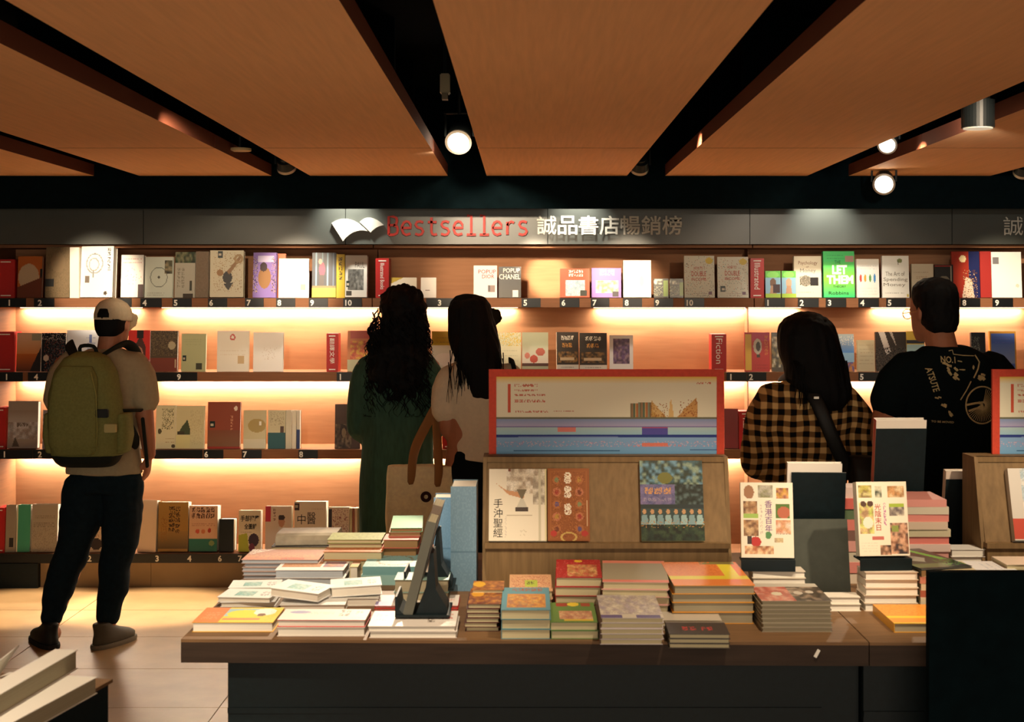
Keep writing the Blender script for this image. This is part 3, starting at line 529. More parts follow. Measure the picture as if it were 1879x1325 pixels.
wb(2, 1417, 1455, 611, 'dark floral book left of the plaid shirt woman', (60, 50, 36), A((70, 60, 44)).photo(0, .1, 1, .9, [(60, 54, 36), (120, 104, 60), (200, 190, 160), (40, 34, 26)], 6), gloss=True)
wb(2, 1530, 1568, 614, 'blue sky picture book right of the plaid shirt woman', (110, 150, 190), A((130, 166, 190), w=40, h=56).vgrad(0, .5, (150, 160, 160), (80, 130, 190)).ell(.3, .5, .1, .12, (200, 120, 90)).photo(0, .75, 1, 1, [(150, 90, 60), (70, 80, 140), (180, 120, 60)], 4).speck(0, .05, 1, .3, [(200, 196, 180)], .2))
wb(2, 1574, 1606, 625, 'small grey paper book on the second shelf', (170, 156, 124), A((176, 162, 130)).lines(.1, .1, .9, .8, 6, (140, 126, 98)))
wb(2, 1608, 1664, 610, 'shiny plastic wrapped black book beside the man in black', (40, 34, 30), A((50, 42, 36), w=40, h=56).poly([(.1, 0), (.3, 0), (.5, .5), (.35, .6)], (190, 180, 170)).poly([(.45, 0), (.55, 0), (.7, .4)], (160, 150, 140)).speck(0, .4, 1, 1, [(70, 60, 50), (30, 26, 22)], .5), gloss=True)  # pale wedges painted in as glints on the plastic wrap
wb(2, 1665, 1698, 609, 'yellow and pale blue book behind the neck of the man in black', (190, 160, 50), A((200, 170, 60), w=30).rect(0, .22, 1, .3, (30, 30, 40)).rect(0, .32, 1, 1, (150, 180, 180)))
wb(2, 1784, 1810, 611, 'black book behind the right shoulder of the man in black', (30, 36, 40), A((36, 42, 46)).speck(0, .1, .6, .5, [(120, 130, 120)], .2))
wb(2, 1818, 1866, 609, 'blue book with orange border at the right end', (206, 140, 50), A((80, 110, 190), w=40, h=56).rect(0, 0, .06, 1, (206, 150, 60)).rect(0, 0, 1, .06, (206, 150, 60)).rect(.94, 0, 1, 1, (206, 150, 60)).vgrad(.3, .8, (90, 120, 190), (130, 150, 190), .06, .94).lines(.2, .14, .85, .3, 2, (110, 120, 200)).rect(.5, .68, .54, .9, (50, 60, 110)).speck(.1, .8, .9, .95, [(60, 80, 150)], .5))
# ---- row three
wb(3, 13, 68, 738, 'grey mountain mist book left of the backpack, third shelf', (150, 142, 132), A((156, 148, 140), w=40, h=56).vgrad(.2, .6, (150, 140, 130), (190, 190, 196)).photo(0, .45, 1, .8, [(190, 192, 200), (160, 160, 166), (150, 140, 136)], 5, 4).poly([(.15, .97), (.25, .75), (.4, .97)], (90, 80, 70)).rect(.3, .46, .34, .56, (110, 100, 96)).chars(.36, .47, .7, .56, 3, 1, (110, 100, 96)), t=.05)
wb(3, 77, 112, 754, 'silvery wrapped book next to the backpack', (150, 150, 156), A((150, 150, 160), w=36).photo(0, .1, 1, .8, [(140, 140, 156), (220, 220, 230), (120, 116, 130)], 8), gloss=True, t=.03)
wb(3, 243, 262, 745, 'pink and white book behind the man arm', (200, 60, 60), A((206, 70, 66)).rect(0, .6, 1, 1, (206, 200, 180)))
wb(3, 285, 321, 745, 'cream book with dark olive leaf sprigs', (196, 188, 150), A((204, 196, 158), w=36, h=50).speck(.3, .08, .9, .55, [(84, 80, 50), (110, 104, 70)], .3, 3).ell(.2, .6, .1, .06, (84, 76, 50)).lines(.5, .74, .95, .86, 2, (150, 110, 80)).ell(.9, .94, .1, .05, (70, 60, 40)))
wb(3, 322, 374, 746, 'cream book with a dark mountain shape', (190, 180, 140), A((198, 190, 148), w=40, h=52).poly([(.05, .68), (.2, .5), (.4, .32), (.5, .55), (.52, .68)], (66, 76, 52)).rect(.04, .6, .3, .68, (60, 54, 40)).speck(.5, .1, .95, .9, [(186, 176, 136)], .3).rect(0, .7, .5, .98, (204, 196, 140)))
wb(3, 380, 440, 739, 'tall reddish brown book with dark square sticker', (126, 62, 46), A((134, 66, 48), w=44, h=58).sticker(.06, .42).chars(.7, .3, .8, .7, 1, 6, (190, 130, 100)).ell(.86, .14, .06, .05, (220, 200, 180)).vgrad(.6, .95, (120, 70, 50), (120, 84, 60)).rect(0, .96, 1, 1, (150, 50, 44)), t=.03, gloss=True)
wb(3, 446, 487, 754, 'cream wrapped book with pale hills, third shelf', (186, 176, 130), A((196, 186, 146), w=40, h=48).ell(.6, .4, .4, .18, (170, 150, 90)).rect(0, .74, 1, .98, (206, 198, 170)).ell(.75, .34, .06, .06, (240, 236, 220)), gloss=True)
wb(3, 491, 523, 754, 'cream book with dark teal lower half', (190, 184, 150), A((200, 194, 160), w=34, h=48).rect(0, .58, 1, 1, (36, 84, 90)).rect(.7, .42, .92, .58, (80, 60, 50)).speck(.1, .05, .9, .4, [(160, 150, 120)], .2))
wb(3, 524, 534, 754, 'thin pale book spine right of the teal book', (206, 200, 176), None, t=.05, lean=2); wb(3, 536, 543, 754, 'narrow white book spine, middle of three', (226, 218, 196), None, t=.05, lean=2); wb(3, 544, 550, 754, 'narrow blue footed book spine beside the empty space', (200, 190, 170), A((214, 206, 186), w=6, h=30).rect(0, .5, 1, 1, (50, 66, 110)), t=.05, lean=2)
wb(3, 614, 660, 743, 'dark brown temple book with white vertical title', (76, 58, 50), A((84, 64, 56), w=44, h=58).photo(.02, .45, .66, .98, [(60, 50, 44), (140, 124, 100), (96, 80, 66)], 9).ell(.34, .6, .14, .14, (60, 46, 40)).ell(.36, .64, .09, .1, (150, 134, 110)), texts=[('中\n國\n近\n代\n史', .76, .05, .92, .66, 'white')])
wb(3, 1330, 1355, 752, 'dark red block of books at the banner corner, third shelf', (120, 30, 30), A((130, 34, 34)), t=.05)
# ---- row four
wb(4, 9, 27, 929, 'grey book at the left end of the bottom shelf', (150, 142, 126), A((156, 148, 130), w=16).rect(.4, .7, .8, .9, (50, 46, 40)), t=.04)
wb(4, 29, 54, 929, 'teal green book with white edge, bottom shelf', (60, 150, 120), A((70, 160, 128), w=24).rect(0, 0, .1, 1, (226, 216, 190)), t=.06, spine=(226, 216, 190))
wb(4, 57, 104, 928, 'grey book with two soft title lines left of the trousers', (160, 152, 136), A((166, 158, 142), w=36, h=54).lines(.1, .22, .9, .3, 2, (120, 114, 100)).lines(.05, .38, .9, .48, 3, (96, 92, 80)).speck(0, .5, 1, 1, [(150, 142, 126)], .3), t=.06)
wb(4, 160, 192, 908, 'mottled cream book seen between the trouser legs', (190, 176, 156), A((196, 182, 160), w=28).speck(.1, .1, .9, .75, [(170, 150, 130), (150, 110, 90)], .25).ell(.5, .86, .34, .1, (50, 40, 36)), t=.04)
wb(4, 250, 286, 921, 'plain pink white book leaning beside the trousers', (226, 206, 184), A((228, 208, 188)), t=.05, yaw=-10)
wb(4, 289, 344, 925, 'tan book with dark vertical characters, bottom shelf', (150, 116, 60), A((160, 126, 66), w=40, h=54).vgrad(.6, .95, (150, 120, 70), (90, 76, 50)).chars(.36, .1, .6, .6, 1, 6, (70, 50, 26), 3).chars(.58, .1, .76, .66, 1, 5, (70, 50, 26), 4).speck(.1, .3, .3, .8, [(140, 100, 50)], .3), t=.09, page='w')
wb(4, 346, 398, 932, 'peach cookbook with teal lower band and dark characters', (206, 170, 140), A((214, 176, 146), w=44, h=54).chars(.08, .04, .92, .3, 5, 2, (90, 60, 44), 5).lines(.08, .36, .9, .44, 2, (160, 110, 90)).ell(.3, .56, .07, .05, (190, 80, 60)).ell(.5, .56, .07, .05, (200, 120, 80)).ell(.72, .54, .06, .05, (170, 60, 44)).rect(0, .72, 1, 1, (40, 104, 90)).ell(.8, .82, .1, .06, (120, 140, 90)), t=.10)
wb(4, 401, 428, 956, 'black small book in shade on the bottom shelf', (20, 26, 26), A((20, 26, 26)), t=.10)
wb(4, 437, 477, 940, 'cream massage guide with large dark characters', (214, 200, 170), A((222, 210, 180), w=40, h=54).poly([(0, .6), (.4, .55), (.5, 1), (0, 1)], (170, 176, 50)).ell(.7, .72, .24, .16, (60, 40, 50)).ell(.62, .9, .14, .1, (110, 40, 60)).lines(.1, .5, .6, .54, 1, (140, 120, 100)), t=.08, texts=[('手部按摩', .08, .12, .94, .27, 'black', {'bold': .02}), ('全圖解', .26, .32, .82, .46, 'black', {'bold': .02})])
wb(4, 486, 534, 932, 'white book with a smiling man and red corner', (212, 196, 176), A((220, 204, 186), w=44, h=56).rect(0, .0, .2, .34, (196, 50, 70)).ell(.62, .34, .12, .12, (190, 140, 110)).ell(.62, .25, .13, .06, (50, 36, 30)).chars(.3, .06, .42, .34, 1, 4, (140, 110, 100)).rect(.5, .46, .76, .7, (220, 214, 206)), t=.07)
wb(4, 539, 597, 925, 'white medicine book with two large characters', (226, 214, 190), A((232, 220, 198), w=44, h=56).sticker(0, .03, (60, 40, 34)).lines(.55, .12, .9, .16, 1, (200, 170, 150)).chars(.2, .6, .8, .72, 4, 1, (200, 160, 140), 3, .3), t=.12, texts=[('中', .1, .26, .36, .46, 'black'), ('醫', .4, .22, .68, .46, 'black')])
wb(4, 602, 640, 934, 'white book with scattered brown leaf shapes', (222, 206, 184), A((228, 212, 192), w=36).speck(.2, .05, .95, .9, [(150, 90, 90), (170, 120, 110)], .2).rect(0, .05, .18, .8, (50, 40, 34)), t=.08)
for i, c in enumerate([(190, 180, 140), (150, 90, 60), (214, 190, 160), (130, 120, 80)]):
    wb(4, 641+i*5, 645.6+i*5, 934, ['pale', 'brown', 'cream', 'olive'][i]+' thin book spine beside the green coat, bottom shelf', c, None, t=.08, lean=2)
# ================================================================== display tables
ZT = .8; YB = 5.05
def slab(poly, z0, z1): # polygon in (x,y)
    n = len(poly); m = MB()
    return m.add([(x, y, z0) for x, y in poly]+[(x, y, z1) for x, y in poly], [tuple(range(n))[::-1], tuple(range(n, 2*n))]+[(i, (i+1) % n, (i+1) % n+n, i+n) for i in range(n)])
FL, FS, FR = (XX(332, DD(1173)), DD(1173)), (XX(1595, DD(1179)), DD(1179)), (2.05, DD(1181))
def table(name, x0, y0, x1, y1, label, leftover):
    t = empty('display_table', ((x0+x1)/2, 4.4, 0), label=label, cat='table'); ox = (x0+x1)/2; oy = 4.4
    slab([(x0-ox, y0-oy), (x1-ox, y1-oy), (x1-ox, YB-oy), (x0-ox, YB-oy)], ZT-.008, ZT).build('top_veneer', WALNUT, t)
    slab([(x0-ox, y0-oy), (x1-ox, y1-oy), (x1-ox, YB-oy), (x0-ox, YB-oy)], ZT-.062, ZT-.0082).build('tabletop', DARKWOOD, t)
    a = x0-ox+leftover; b = x1-ox-(.002 if leftover else 0); yf = max(y0, y1)+.07-oy
    MB().box(a, yf, .10, b, yf+.02, ZT-.062).build('front_panel', BLACK, t)
    MB().box(a, yf-.006, .585, b-.1, yf-.0005, .60).build('panel_rail', BLACK, t)
    MB().box(a+.03, yf+.03, 0, b-.03, yf+.05, .10).build('plinth', BLACKM, t)
    for xx in (a, b-.02): MB().box(xx, yf+.02, 0, xx+.02, YB-.08-oy, ZT-.062).build('side_panel', BLACK, t)
    MB().box(a+.02, YB-.10-oy, 0, b-.02, YB-.08-oy, ZT-.062).build('back_panel', BLACK, t)
    return t
table('a', *FL, FS[0]-.0015, FS[1], 'long walnut topped table full of book stacks, black below, in the foreground', .11)
table('b', FS[0]+.0015, FS[1], *FR, 'walnut topped table continuing to the right of the seam, behind the black board', 0)
chip = MB().box(-.004, -.003, -.011, .004, 0, .011).build('paper_chip', INK['white']); chip.location = at(1499, 1199, FS[1]-.0005+.003); chip.rotation_euler = (0, math.radians(28), 0)
tag(chip, 'tiny pale paper chip stuck on the front edge of the walnut table', 'scrap')
# ---- left half, from the front
orange_art = A((226, 200, 60), w=60, h=44).rect(0, 0, .32, 1, (222, 120, 50)).lines(.06, .3, .26, .8, 5, (240, 190, 150)).rect(.32, .1, .8, .6, (150, 190, 200)).ell(.56, .42, .22, .26, (214, 214, 50)).ell(.8, .3, .14, .24, (236, 236, 226)).ell(.78, .5, .05, .1, (110, 70, 40)).rect(.34, .72, .8, .84, (220, 130, 90)).lines(.86, .2, .96, .9, 6, (180, 140, 50))
def turn(a):        # landscape art seen from the camera -> book art whose spine lies at the back
    b = Art((0, 0, 0), a.h, a.w); b.a = np.ascontiguousarray(np.rot90(a.a, 1)); return b
T = lambda a: turn(a)

def turnf(a):
    b = Art((0, 0, 0), a.h, a.w); b.a = np.ascontiguousarray(np.rot90(a.a, -1)); return b
FR_ = 'front row of books on the table'
stack('orange and yellow picture book on the front left table corner', 352, 501, 1160, 1142, 1115, 1, art=T(orange_art), cover=(220, 170, 60), group=FR_)
white_art = A((226, 220, 212), w=60, h=40).ell(.2, .3, .12, .12, (150, 150, 190)).lines(.24, .25, .6, .5, 3, (190, 150, 140)).chars(.66, .08, .8, .7, 2, 2, (120, 110, 100), 3).rect(.82, .1, .97, .6, (232, 226, 216)).chars(.85, .2, .95, .5, 2, 1, (190, 90, 80), 2, .4).lines(.84, .74, .96, .84, 1, (160, 90, 70))
stack('pair of white paperbacks with red flaps beside the orange book', 508, 670, 1168, 1138, 1118, 2, art=T(white_art), cover=(214, 206, 198), covers=[(206, 196, 186), (206, 60, 60)], thick=[1.3, 1], rots={0: 0, 1: -.6}, top='white paperback with red flap lifting, on the pair beside the orange book', group=FR_)
stack('pair of white paperbacks under the black easel', 677, 838, 1171, 1149, 1121, 2, art=T(A((222, 216, 208), w=60, h=40).chars(.05, .2, .2, .7, 2, 2, (170, 160, 170), 3, .4).chars(.82, .2, .96, .6, 2, 1, (190, 90, 80), 2, .4).lines(.8, .75, .96, .85, 1, (160, 100, 90)).chars(.66, .2, .78, .8, 1, 2, (120, 110, 100), 3)), cover=(214, 206, 198), thick=[1.2, 1], group=FR_)
SEC = 'second row of white books on the table'
stack('white paperback with purple corner behind the black easel base', 687, 840, 1121, 1112, 1092, 2, art=T(A((224, 218, 212), w=60, h=40).rect(.04, .1, .3, .7, (190, 180, 190)).rect(.0, .6, .2, 1, (140, 130, 180)).chars(.6, .1, .76, .9, 2, 2, (60, 54, 50), 5).chars(.84, .3, .96, .6, 2, 1, (190, 80, 70), 2, .4).lines(.84, .8, .98, .9, 1, (130, 60, 50))), cover=(190, 60, 54), group=SEC)
def teal(): return A((230, 232, 230), w=56, h=34).photo(.26, .28, .62, .82, [(110, 170, 166), (150, 196, 190), (120, 176, 180), (180, 206, 200)], 4, 2).lines(.1, .3, .18, .8, 2, (180, 180, 190)).chars(.74, .3, .92, .8, 2, 2, (140, 140, 146), 6, .5)
z = stack('pair of white books with teal panel at the table left edge', 403, 503, 1114, 1096, 1080, 2, art=T(teal()), cover=(224, 226, 226), rots={0: 2, 1: -5}, top='white book with teal panel and lifted cover at the left table edge', group=SEC)
stack('pair of white teal panel books behind the left edge pair', 416, 508, 1096, 1078, 1064, 2, art=T(teal()), cover=(224, 226, 226), rots={0: -3, 1: 4}, top='white book with teal panel lying back behind the left edge pair', group=SEC)
z = stack('flat white book supporting the tilted teal panel book', 512, 632, 1124, 1110, 1096, 1, cover=(224, 224, 220), rot=2, group=SEC)
def tilted(px, py, D, z0, w, d, t, rz, ry, rx, label, art, page='g'):
    me = book_meshes(d, w, t, (228, 230, 230), T(art), page='w')
    p = at(px, py, D)
    M = Matrix.Translation((p.x, D, z0+t)) @ Euler((math.radians(rx), math.radians(ry), math.radians(rz))).to_matrix().to_4x4() @ Matrix.Rotation(math.radians(-90), 4, 'Z') @ Matrix.Translation((0, -w/2, 0)) @ Matrix.Rotation(-math.pi/2, 4, 'X')
    book(label, d, w, t, None, M, meshes=me, group=SEC)
tilted(556, 1085, 4.17, z+.012, .150, .13, .024, -14, 4, 0, 'white teal panel book lying askew, tilted down to the right, mid table', teal())
z = stack('white book with grey cover edge under the right teal panel book', 630, 694, 1118, 1098, 1088, 1, cover=(210, 208, 200), rot=3, group=SEC, D0=4.17)
tilted(653, 1075, 4.25, z+.004, .150, .13, .028, 8, -2, 0, 'white teal panel book raised a little on the right beside the teal hardbacks', teal())
# third and fourth rows
pinky = A((196, 150, 130), w=50, h=40).vgrad(0, .5, (160, 120, 108), (204, 150, 126)).poly([(0, .4), (0, 0), (.3, 0), (.05, .5)], (236, 226, 216)).vgrad(.6, 1, (224, 160, 124), (214, 130, 100)).rect(.5, .8, .8, .98, (190, 100, 80)).speck(0, 0, 1, 1, [(180, 130, 116)], .3)
stack('stack of pinkish picture books at the back left of the table', 446, 588, 1063, 1027, 1008, 5, art=T(pinky), cover=(196, 170, 160), page='b', jit=.005)
stack('pair of white books with a brown painting cover', 506, 632, 1076, 1046, 1030, 2, art=T(A((230, 228, 226), w=56, h=36).rect(.06, .04, .62, .66, (186, 130, 84)).photo(.66, .04, .96, .66, [(150, 120, 140), (120, 100, 130), (190, 130, 100)], 3).speck(.06, .04, .62, .66, [(196, 146, 100), (170, 110, 70)], .5)), cover=(230, 228, 226), page='b')
stack('small brown topped cream book before the teal hardbacks', 642, 657, 1062, 1040, 1030, 1, art=A((150, 96, 60), w=20, h=24).rect(0, .5, 1, 1, (196, 176, 110)), spine='L', cover=(206, 196, 150), D0=4.50, group='third row of books on the table')
tealhb = A((126, 176, 182), w=50, h=38).ell(.55, .5, .36, .4, (120, 120, 96), .84).speck(0, 0, 1, 1, [(136, 186, 190), (116, 164, 170)], .3)
stack('pair of teal blue hardbacks left of the easel', 663, 762, 1074, 1040, 1017, 2, art=turnf(tealhb), cover=(116, 166, 172), spine='F', covers=[(150, 196, 196), (112, 164, 170)], thick=[1.2, 1], page='w')
g = 'stack of green and orange topped books at the back'
stack('stack of green and orange books by the coat', 591, 700, 1052, 1013, 1000, 3, covers=[(190, 180, 150), (150, 110, 70), (190, 110, 56)], art=T(A((190, 112, 60), w=30, h=20).speck(0, 0, 1, 1, [(176, 98, 48), (200, 120, 70)], .5)), page='c', D0=4.60, top='orange covered book in the stack of green and orange books', jit=.008)
stack('pair of green covered books topping the orange stack', 602, 702, 1013.0, 990, 977, 2, covers=[(190, 186, 150), (120, 130, 50)], art=T(A((130, 138, 56), w=30, h=20).speck(0, 0, 1, 1, [(116, 126, 44), (142, 150, 70)], .5)), page='c', z0=ZZ(1013, 4.6)+.0005, D0=4.68, top='olive green covered book on top of the orange stack')
stack('stack of red and orange books before the tote bag', 700, 765, 1050, 990, 979, 4, covers=[(200, 170, 150), (206, 100, 60), (214, 110, 70), (206, 96, 84)], art=T(A((208, 104, 92), w=24, h=18)), page='t', D0=4.66, top='red covered book in the stack before the tote bag', jit=.006)
stack('green pair on the red stack before the tote bag', 710, 768, 1000, 969, 946, 2, covers=[(206, 160, 140), (70, 160, 110)], art=T(A((84, 174, 122), w=24, h=18)), page='t', z0=ZZ(990, 4.66)+.0005, D0=4.72, top='bright green topped book before the tote bag', rot=3)
zb = stack('black backed pair of books on the far left of the table', 498, 606, 1034, 1003, 994, 2, cover=(30, 32, 32), page='c', D0=4.84)
curl = MB()
sec = []
for (y, zz) in ((0, 0), (.002, .016), (.012, .03), (.03, .036), (.10, .036), (.16, .034), (.17, .02), (.165, 0)): sec.append((y, zz))
me = MB()
n = len(sec); wv = .205
p0 = at(505, 990, 4.86)
me.add([(x, y+.012*math.sin(x*9), z) for x in np.linspace(0, wv, 9) for y, z in sec], [(i*n+k, (i+1)*n+k, (i+1)*n+k+1, i*n+k+1) for i in range(8) for k in range(n-1)]+[tuple(range(n)), tuple(range(8*n, 9*n))[::-1]])
rolled = empty('magazine', (p0.x, 4.86, zb+.0006), label='grey magazine with rounded folded spine on the far left stack', cat='magazine')
me.build('cover', mat('grey_magazine', (168, 160, 140), .4, .3, .2, 22), rolled); MB().box(.006, .166, .004, wv-.006, .186, .022).build('page_block', PAGE['w'], rolled)
# ---- black easels with leaning books seen from the side
def easel_side(px, py, D, z0, hgt, th, depth, tilt, label, blabel, cover, base=True):
    p = at(px, py, D)
    e = empty('book_easel', (p.x, D, z0), label=label, cat='book stand', group='black book stands on the table')
    if base:
        MB().box(-.055, -.005, 0, .093, depth, .006).build('base_plate', BLACK, e)
        MB().prism([(-.055, .006), (-.055, .055), (-.050, .055), (-.044, .02), (-.030, .006)], 0, depth*.9).build('front_lip', BLACK, e)
        MB().prism([(.0, .006), (.085, .006), (.085, .02), (.055, .07), (.048, .17), (.040, .17), (.026, .07)], .02, depth*.8).build('support_plate', BLACK, e)
    t = math.radians(tilt)
    M = Matrix.Translation((p.x-.034, D+depth/2, z0+.0065+.001)) @ Matrix.Rotation(t, 4, 'Y') @ Matrix.Rotation(-math.pi/2, 4, 'Z')
    book(blabel, depth, hgt, th, cover, M, page='g', side=-1 if not base else 1, group='books leaning on the black easels')
easel_side(762, 1148, 3.86, ZZ(1149, 3.755)+.0005, .262, .026, .16, 14.5, 'black easel on the white paperbacks in front', 'thick grey paged book leaning on the front black easel, seen edge on', (90, 90, 80))
z2 = .8
easel_side(775, 1083, 4.20, z2+.04, .255, .028, .16, 15, 'black easel behind the front one, left of the tall blue books', 'grey paged book leaning on the rear black easel, seen edge on', (110, 96, 84))
stack('pair of grey books carrying the rear black easel', 722, 822, 1086, 1064, 1050, 2, cover=(120, 150, 140), page='g', D0=4.18)
# tall blue books
def tallbook(x0, x1, yt, yb, D, t, col, label, side=1, lean=0):
    w = (x1-x0)*D/F; h = ZZ(yt, D)-.8
    M = Matrix.Translation((XX((x0+x1)/2, D), D, .8+t*math.sin(math.radians(lean))+.0004)) @ Matrix.Rotation(math.radians(-lean), 4, 'X')
    a = A(col, w=24, h=60); c2 = [min(255, c+7) for c in col]
    a.speck(0, 0, 1, 1, [c2], .3).rect(0, .62, 1, .625, [c-16 for c in col])
    book(label, w, h, t, col, M, a, 'tall blue books beside the wooden rack', side=side, page='w', gloss=True)
tallbook(827, 874, 893, 1085, 4.38, .17, (104, 136, 158), 'tall dusty blue wrapped book with pale top, left of the wooden rack')
tallbook(796, 830, 913, 1062, 4.57, .10, (120, 166, 206), 'lighter blue tall book half hidden behind the dusty blue one', lean=0)
# ---- front centre stacks
brownart = A((120, 76, 40), w=30, h=30).photo(0, 0, 1, 1, [(150, 90, 40), (96, 52, 40), (190, 130, 50), (120, 60, 40)], 6, 2).ell(.25, .35, .2, .2, (206, 150, 50))
stack('stack of thin dark orange comics beside the white paperbacks', 856, 917, 1159, 1109, 1080, 6, art=brownart, cover=(80, 44, 34), spine='L', page='c', jit=.006)
stack('pair of orange comics behind the thin comics', 866, 924, 1122, 1082, 1066, 2, art=A((130, 80, 44), w=30, h=24).photo(0, 0, 1, 1, [(150, 90, 44), (190, 130, 60), (110, 60, 40)], 8, 2).ell(.2, .4, .2, .3, (220, 170, 50)), cover=(150, 100, 50), spine='L', page='c', D0=4.0)
tealframe = A((84, 140, 156), w=44, h=40).rect(.12, .3, .9, .9, (190, 130, 64)).photo(.14, .34, .88, .88, [(196, 136, 60), (170, 100, 60), (150, 110, 90), (206, 160, 80)], 5, 2).chars(.2, .05, .9, .2, 5, 1, (150, 80, 60), 4)
stack('stack of cream paged comics with a teal framed cover', 919, 1010, 1173, 1119, 1078, 3, art=tealframe, cover=(84, 130, 140), spine='L', page='c', jit=.003)
salmon = A((206, 160, 120), w=44, h=34).speck(.05, .1, .95, .9, [(190, 120, 90), (170, 100, 80), (220, 180, 140)], .4, 3).rect(.36, .34, .66, .76, (170, 190, 70)).chars(.4, .45, .62, .65, 2, 1, (90, 90, 40))
stack('stack of cream paged comics with salmon cover behind', 934, 1014, 1130, 1084, 1054, 3, art=salmon, cover=(196, 150, 120), spine='L', page='c', D0=4.05)
greenart = A((90, 126, 60), w=44, h=34).rect(.16, .04, .42, .2, (150, 50, 40)).ell(.54, .1, .13, .1, (220, 190, 50)).rect(.7, .04, .92, .2, (150, 60, 40)).photo(.2, .44, .9, .86, [(206, 170, 130), (190, 140, 100), (170, 110, 90)], 6, 2).rect(.3, .86, .9, .94, (200, 170, 60))
stack('pair of cream paged comics with a green cover', 1011, 1099, 1173, 1142, 1106, 2, art=greenart, cover=(84, 116, 60), spine='L', page='c', jit=.003)
redart = A((170, 36, 40), w=44, h=34).ell(.5, .1, .1, .07, (230, 190, 50)).photo(.24, .3, .9, .95, [(206, 160, 90), (190, 110, 70), (220, 180, 120), (150, 70, 50)], 8, 2).speck(0, 0, 1, 1, [(200, 80, 80)], .12)
stack('stack of cream paged comics with a red cover', 1021, 1106, 1128, 1060, 1027, 4, art=redart, cover=(160, 40, 42), spine='L', page='c', D0=4.06, rot=-2, jit=.003)
pinkart = A((216, 130, 110), w=44, h=40).vgrad(.12, .9, (150, 140, 120), (160, 152, 128)).rect(0, .92, 1, 1, (220, 130, 116))
stack('stack of magazines with pink and grey covers', 1110, 1232, 1137, 1068, 1029, 5, art=T(pinkart), cover=(206, 160, 150), page='c', rot=-3, jit=.006, D0=3.99)
lav = A((186, 178, 160), w=44, h=32).photo(0, 0, 1, .85, [(176, 166, 150), (196, 188, 170), (160, 148, 146), (150, 140, 150)], 5, 2).rect(0, .88, .34, 1, (90, 80, 120)).rect(.56, .88, .96, 1, (90, 80, 120))
stack('stack of magazines with a lavender grey cover in front', 1102, 1217, 1183, 1134, 1092, 5, art=T(lav), cover=(180, 170, 170), page='c', jit=.004)
omag = A((226, 124, 50), w=50, h=36).rect(0, .6, 1, .74, (224, 206, 40)).rect(.72, .12, .9, .7, (226, 210, 50)).rect(.5, 0, .96, .1, (130, 120, 60)).speck(0, 0, .7, .55, [(214, 110, 40)], .3)
stack('stack of wrapped orange and yellow books in the table centre', 1234, 1383, 1145, 1074, 1031, 4, art=T(omag), cover=(216, 150, 50), page='g', gloss=True, thick=[1.2, 1, .9, .9], jit=.003)
nb = stack('small stack of cream paged books at the very front edge', 1229, 1341, 1190, 1164, 1141, 3, cover=(60, 54, 50), page='c', rot=-1.5, art=T(A((52, 46, 44), w=44, h=24).chars(.25, .4, .5, .8, 2, 1, (170, 50, 50), 3).chars(.56, .4, .76, .8, 2, 1, (170, 50, 50), 4).rect(0, 0, 1, .1, (120, 110, 100))), top='black covered book with red characters at the front table edge', jit=.003)
stack('pair of pale grey wrapped books behind the black red book', 1216, 1328, 1163, 1139, 1123, 2, cover=(190, 182, 166), art=T(A((196, 188, 172), w=40, h=20)), page='c', D0=3.86, rot=-1.5, gloss=True)
omg2 = A((150, 130, 110), w=54, h=40).photo(.0, .2, .5, 1, [(190, 90, 70), (170, 70, 56), (206, 140, 120)], 4, 3).photo(.5, .2, 1, 1, [(96, 84, 70), (160, 140, 120), (70, 60, 50)], 5, 3).rect(0, 0, 1, .2, (190, 184, 170)).ell(.3, .6, .08, .1, (214, 206, 180)).ell(.62, .55, .07, .1, (206, 196, 180)).ell(.8, .5, .06, .08, (206, 196, 180))
stack('stack of plastic wrapped thin books with a red grey cover', 1398, 1527, 1160, 1103, 1071, 7, art=T(omg2), cover=(150, 140, 120), page='g', gloss=True, jit=.002)
zq = stack('stack of white books under the food guide stand', 1380, 1478, 1109, 1049, 1040, 5, cover=(206, 196, 180), page='w', D0=4.19, jit=.003)
stack('low pair of white books behind the wrapped stack', 1508, 1580, 1122, 1096, 1087, 2, cover=(220, 214, 200), page='w', D0=4.10, jit=.002)
# ---- right part
zu = stack('stack of smooth cream books under the family guide', 1587, 1685, 1124, 1050, 1038, 5, cover=(206, 190, 170), page='w', D0=4.1, jit=.002)
ybk = A((226, 150, 60), w=50, h=40).rect(0, .62, 1, .72, (224, 196, 60)).rect(0, .94, 1, 1, (220, 190, 60)).rect(.6, .3, 1, .56, (170, 140, 70)).speck(0, 0, 1, .6, [(214, 136, 50)], .3)
stack('orange hardback with yellow edge lying at the front right', 1641, 1785, 1161, 1144, 1109, 1, cover=(220, 160, 50), art=ybk, spine='L', page='g', group=FR_)
stack('stack of striped books under the black and green magazine', 1690, 1790, 1122, 1046, 1030, 6, covers=[(190, 150, 120), (206, 196, 170), (160, 90, 70), (206, 190, 160), (196, 130, 110), (206, 190, 150)], spine='F', page='c', D0=4.1, jit=.003)
mgz = ZZ(1046, 4.1)
mgart = A((40, 46, 40), w=50, h=50).poly([(0, .5), (.3, .2), (.6, .5), (.4, .7)], (150, 150, 136)).rect(0, .78, .7, .95, (84, 100, 60)).poly([(.6, .1), (.72, .05), (.95, .6), (.8, .6)], (96, 170, 60)).speck(.6, .6, 1, .9, [(90, 140, 60)], .3).rect(.0, 0, .5, .1, (130, 130, 120))
me_ = book_meshes(.165, .30, .006, (36, 40, 38), mgart, gloss=True)
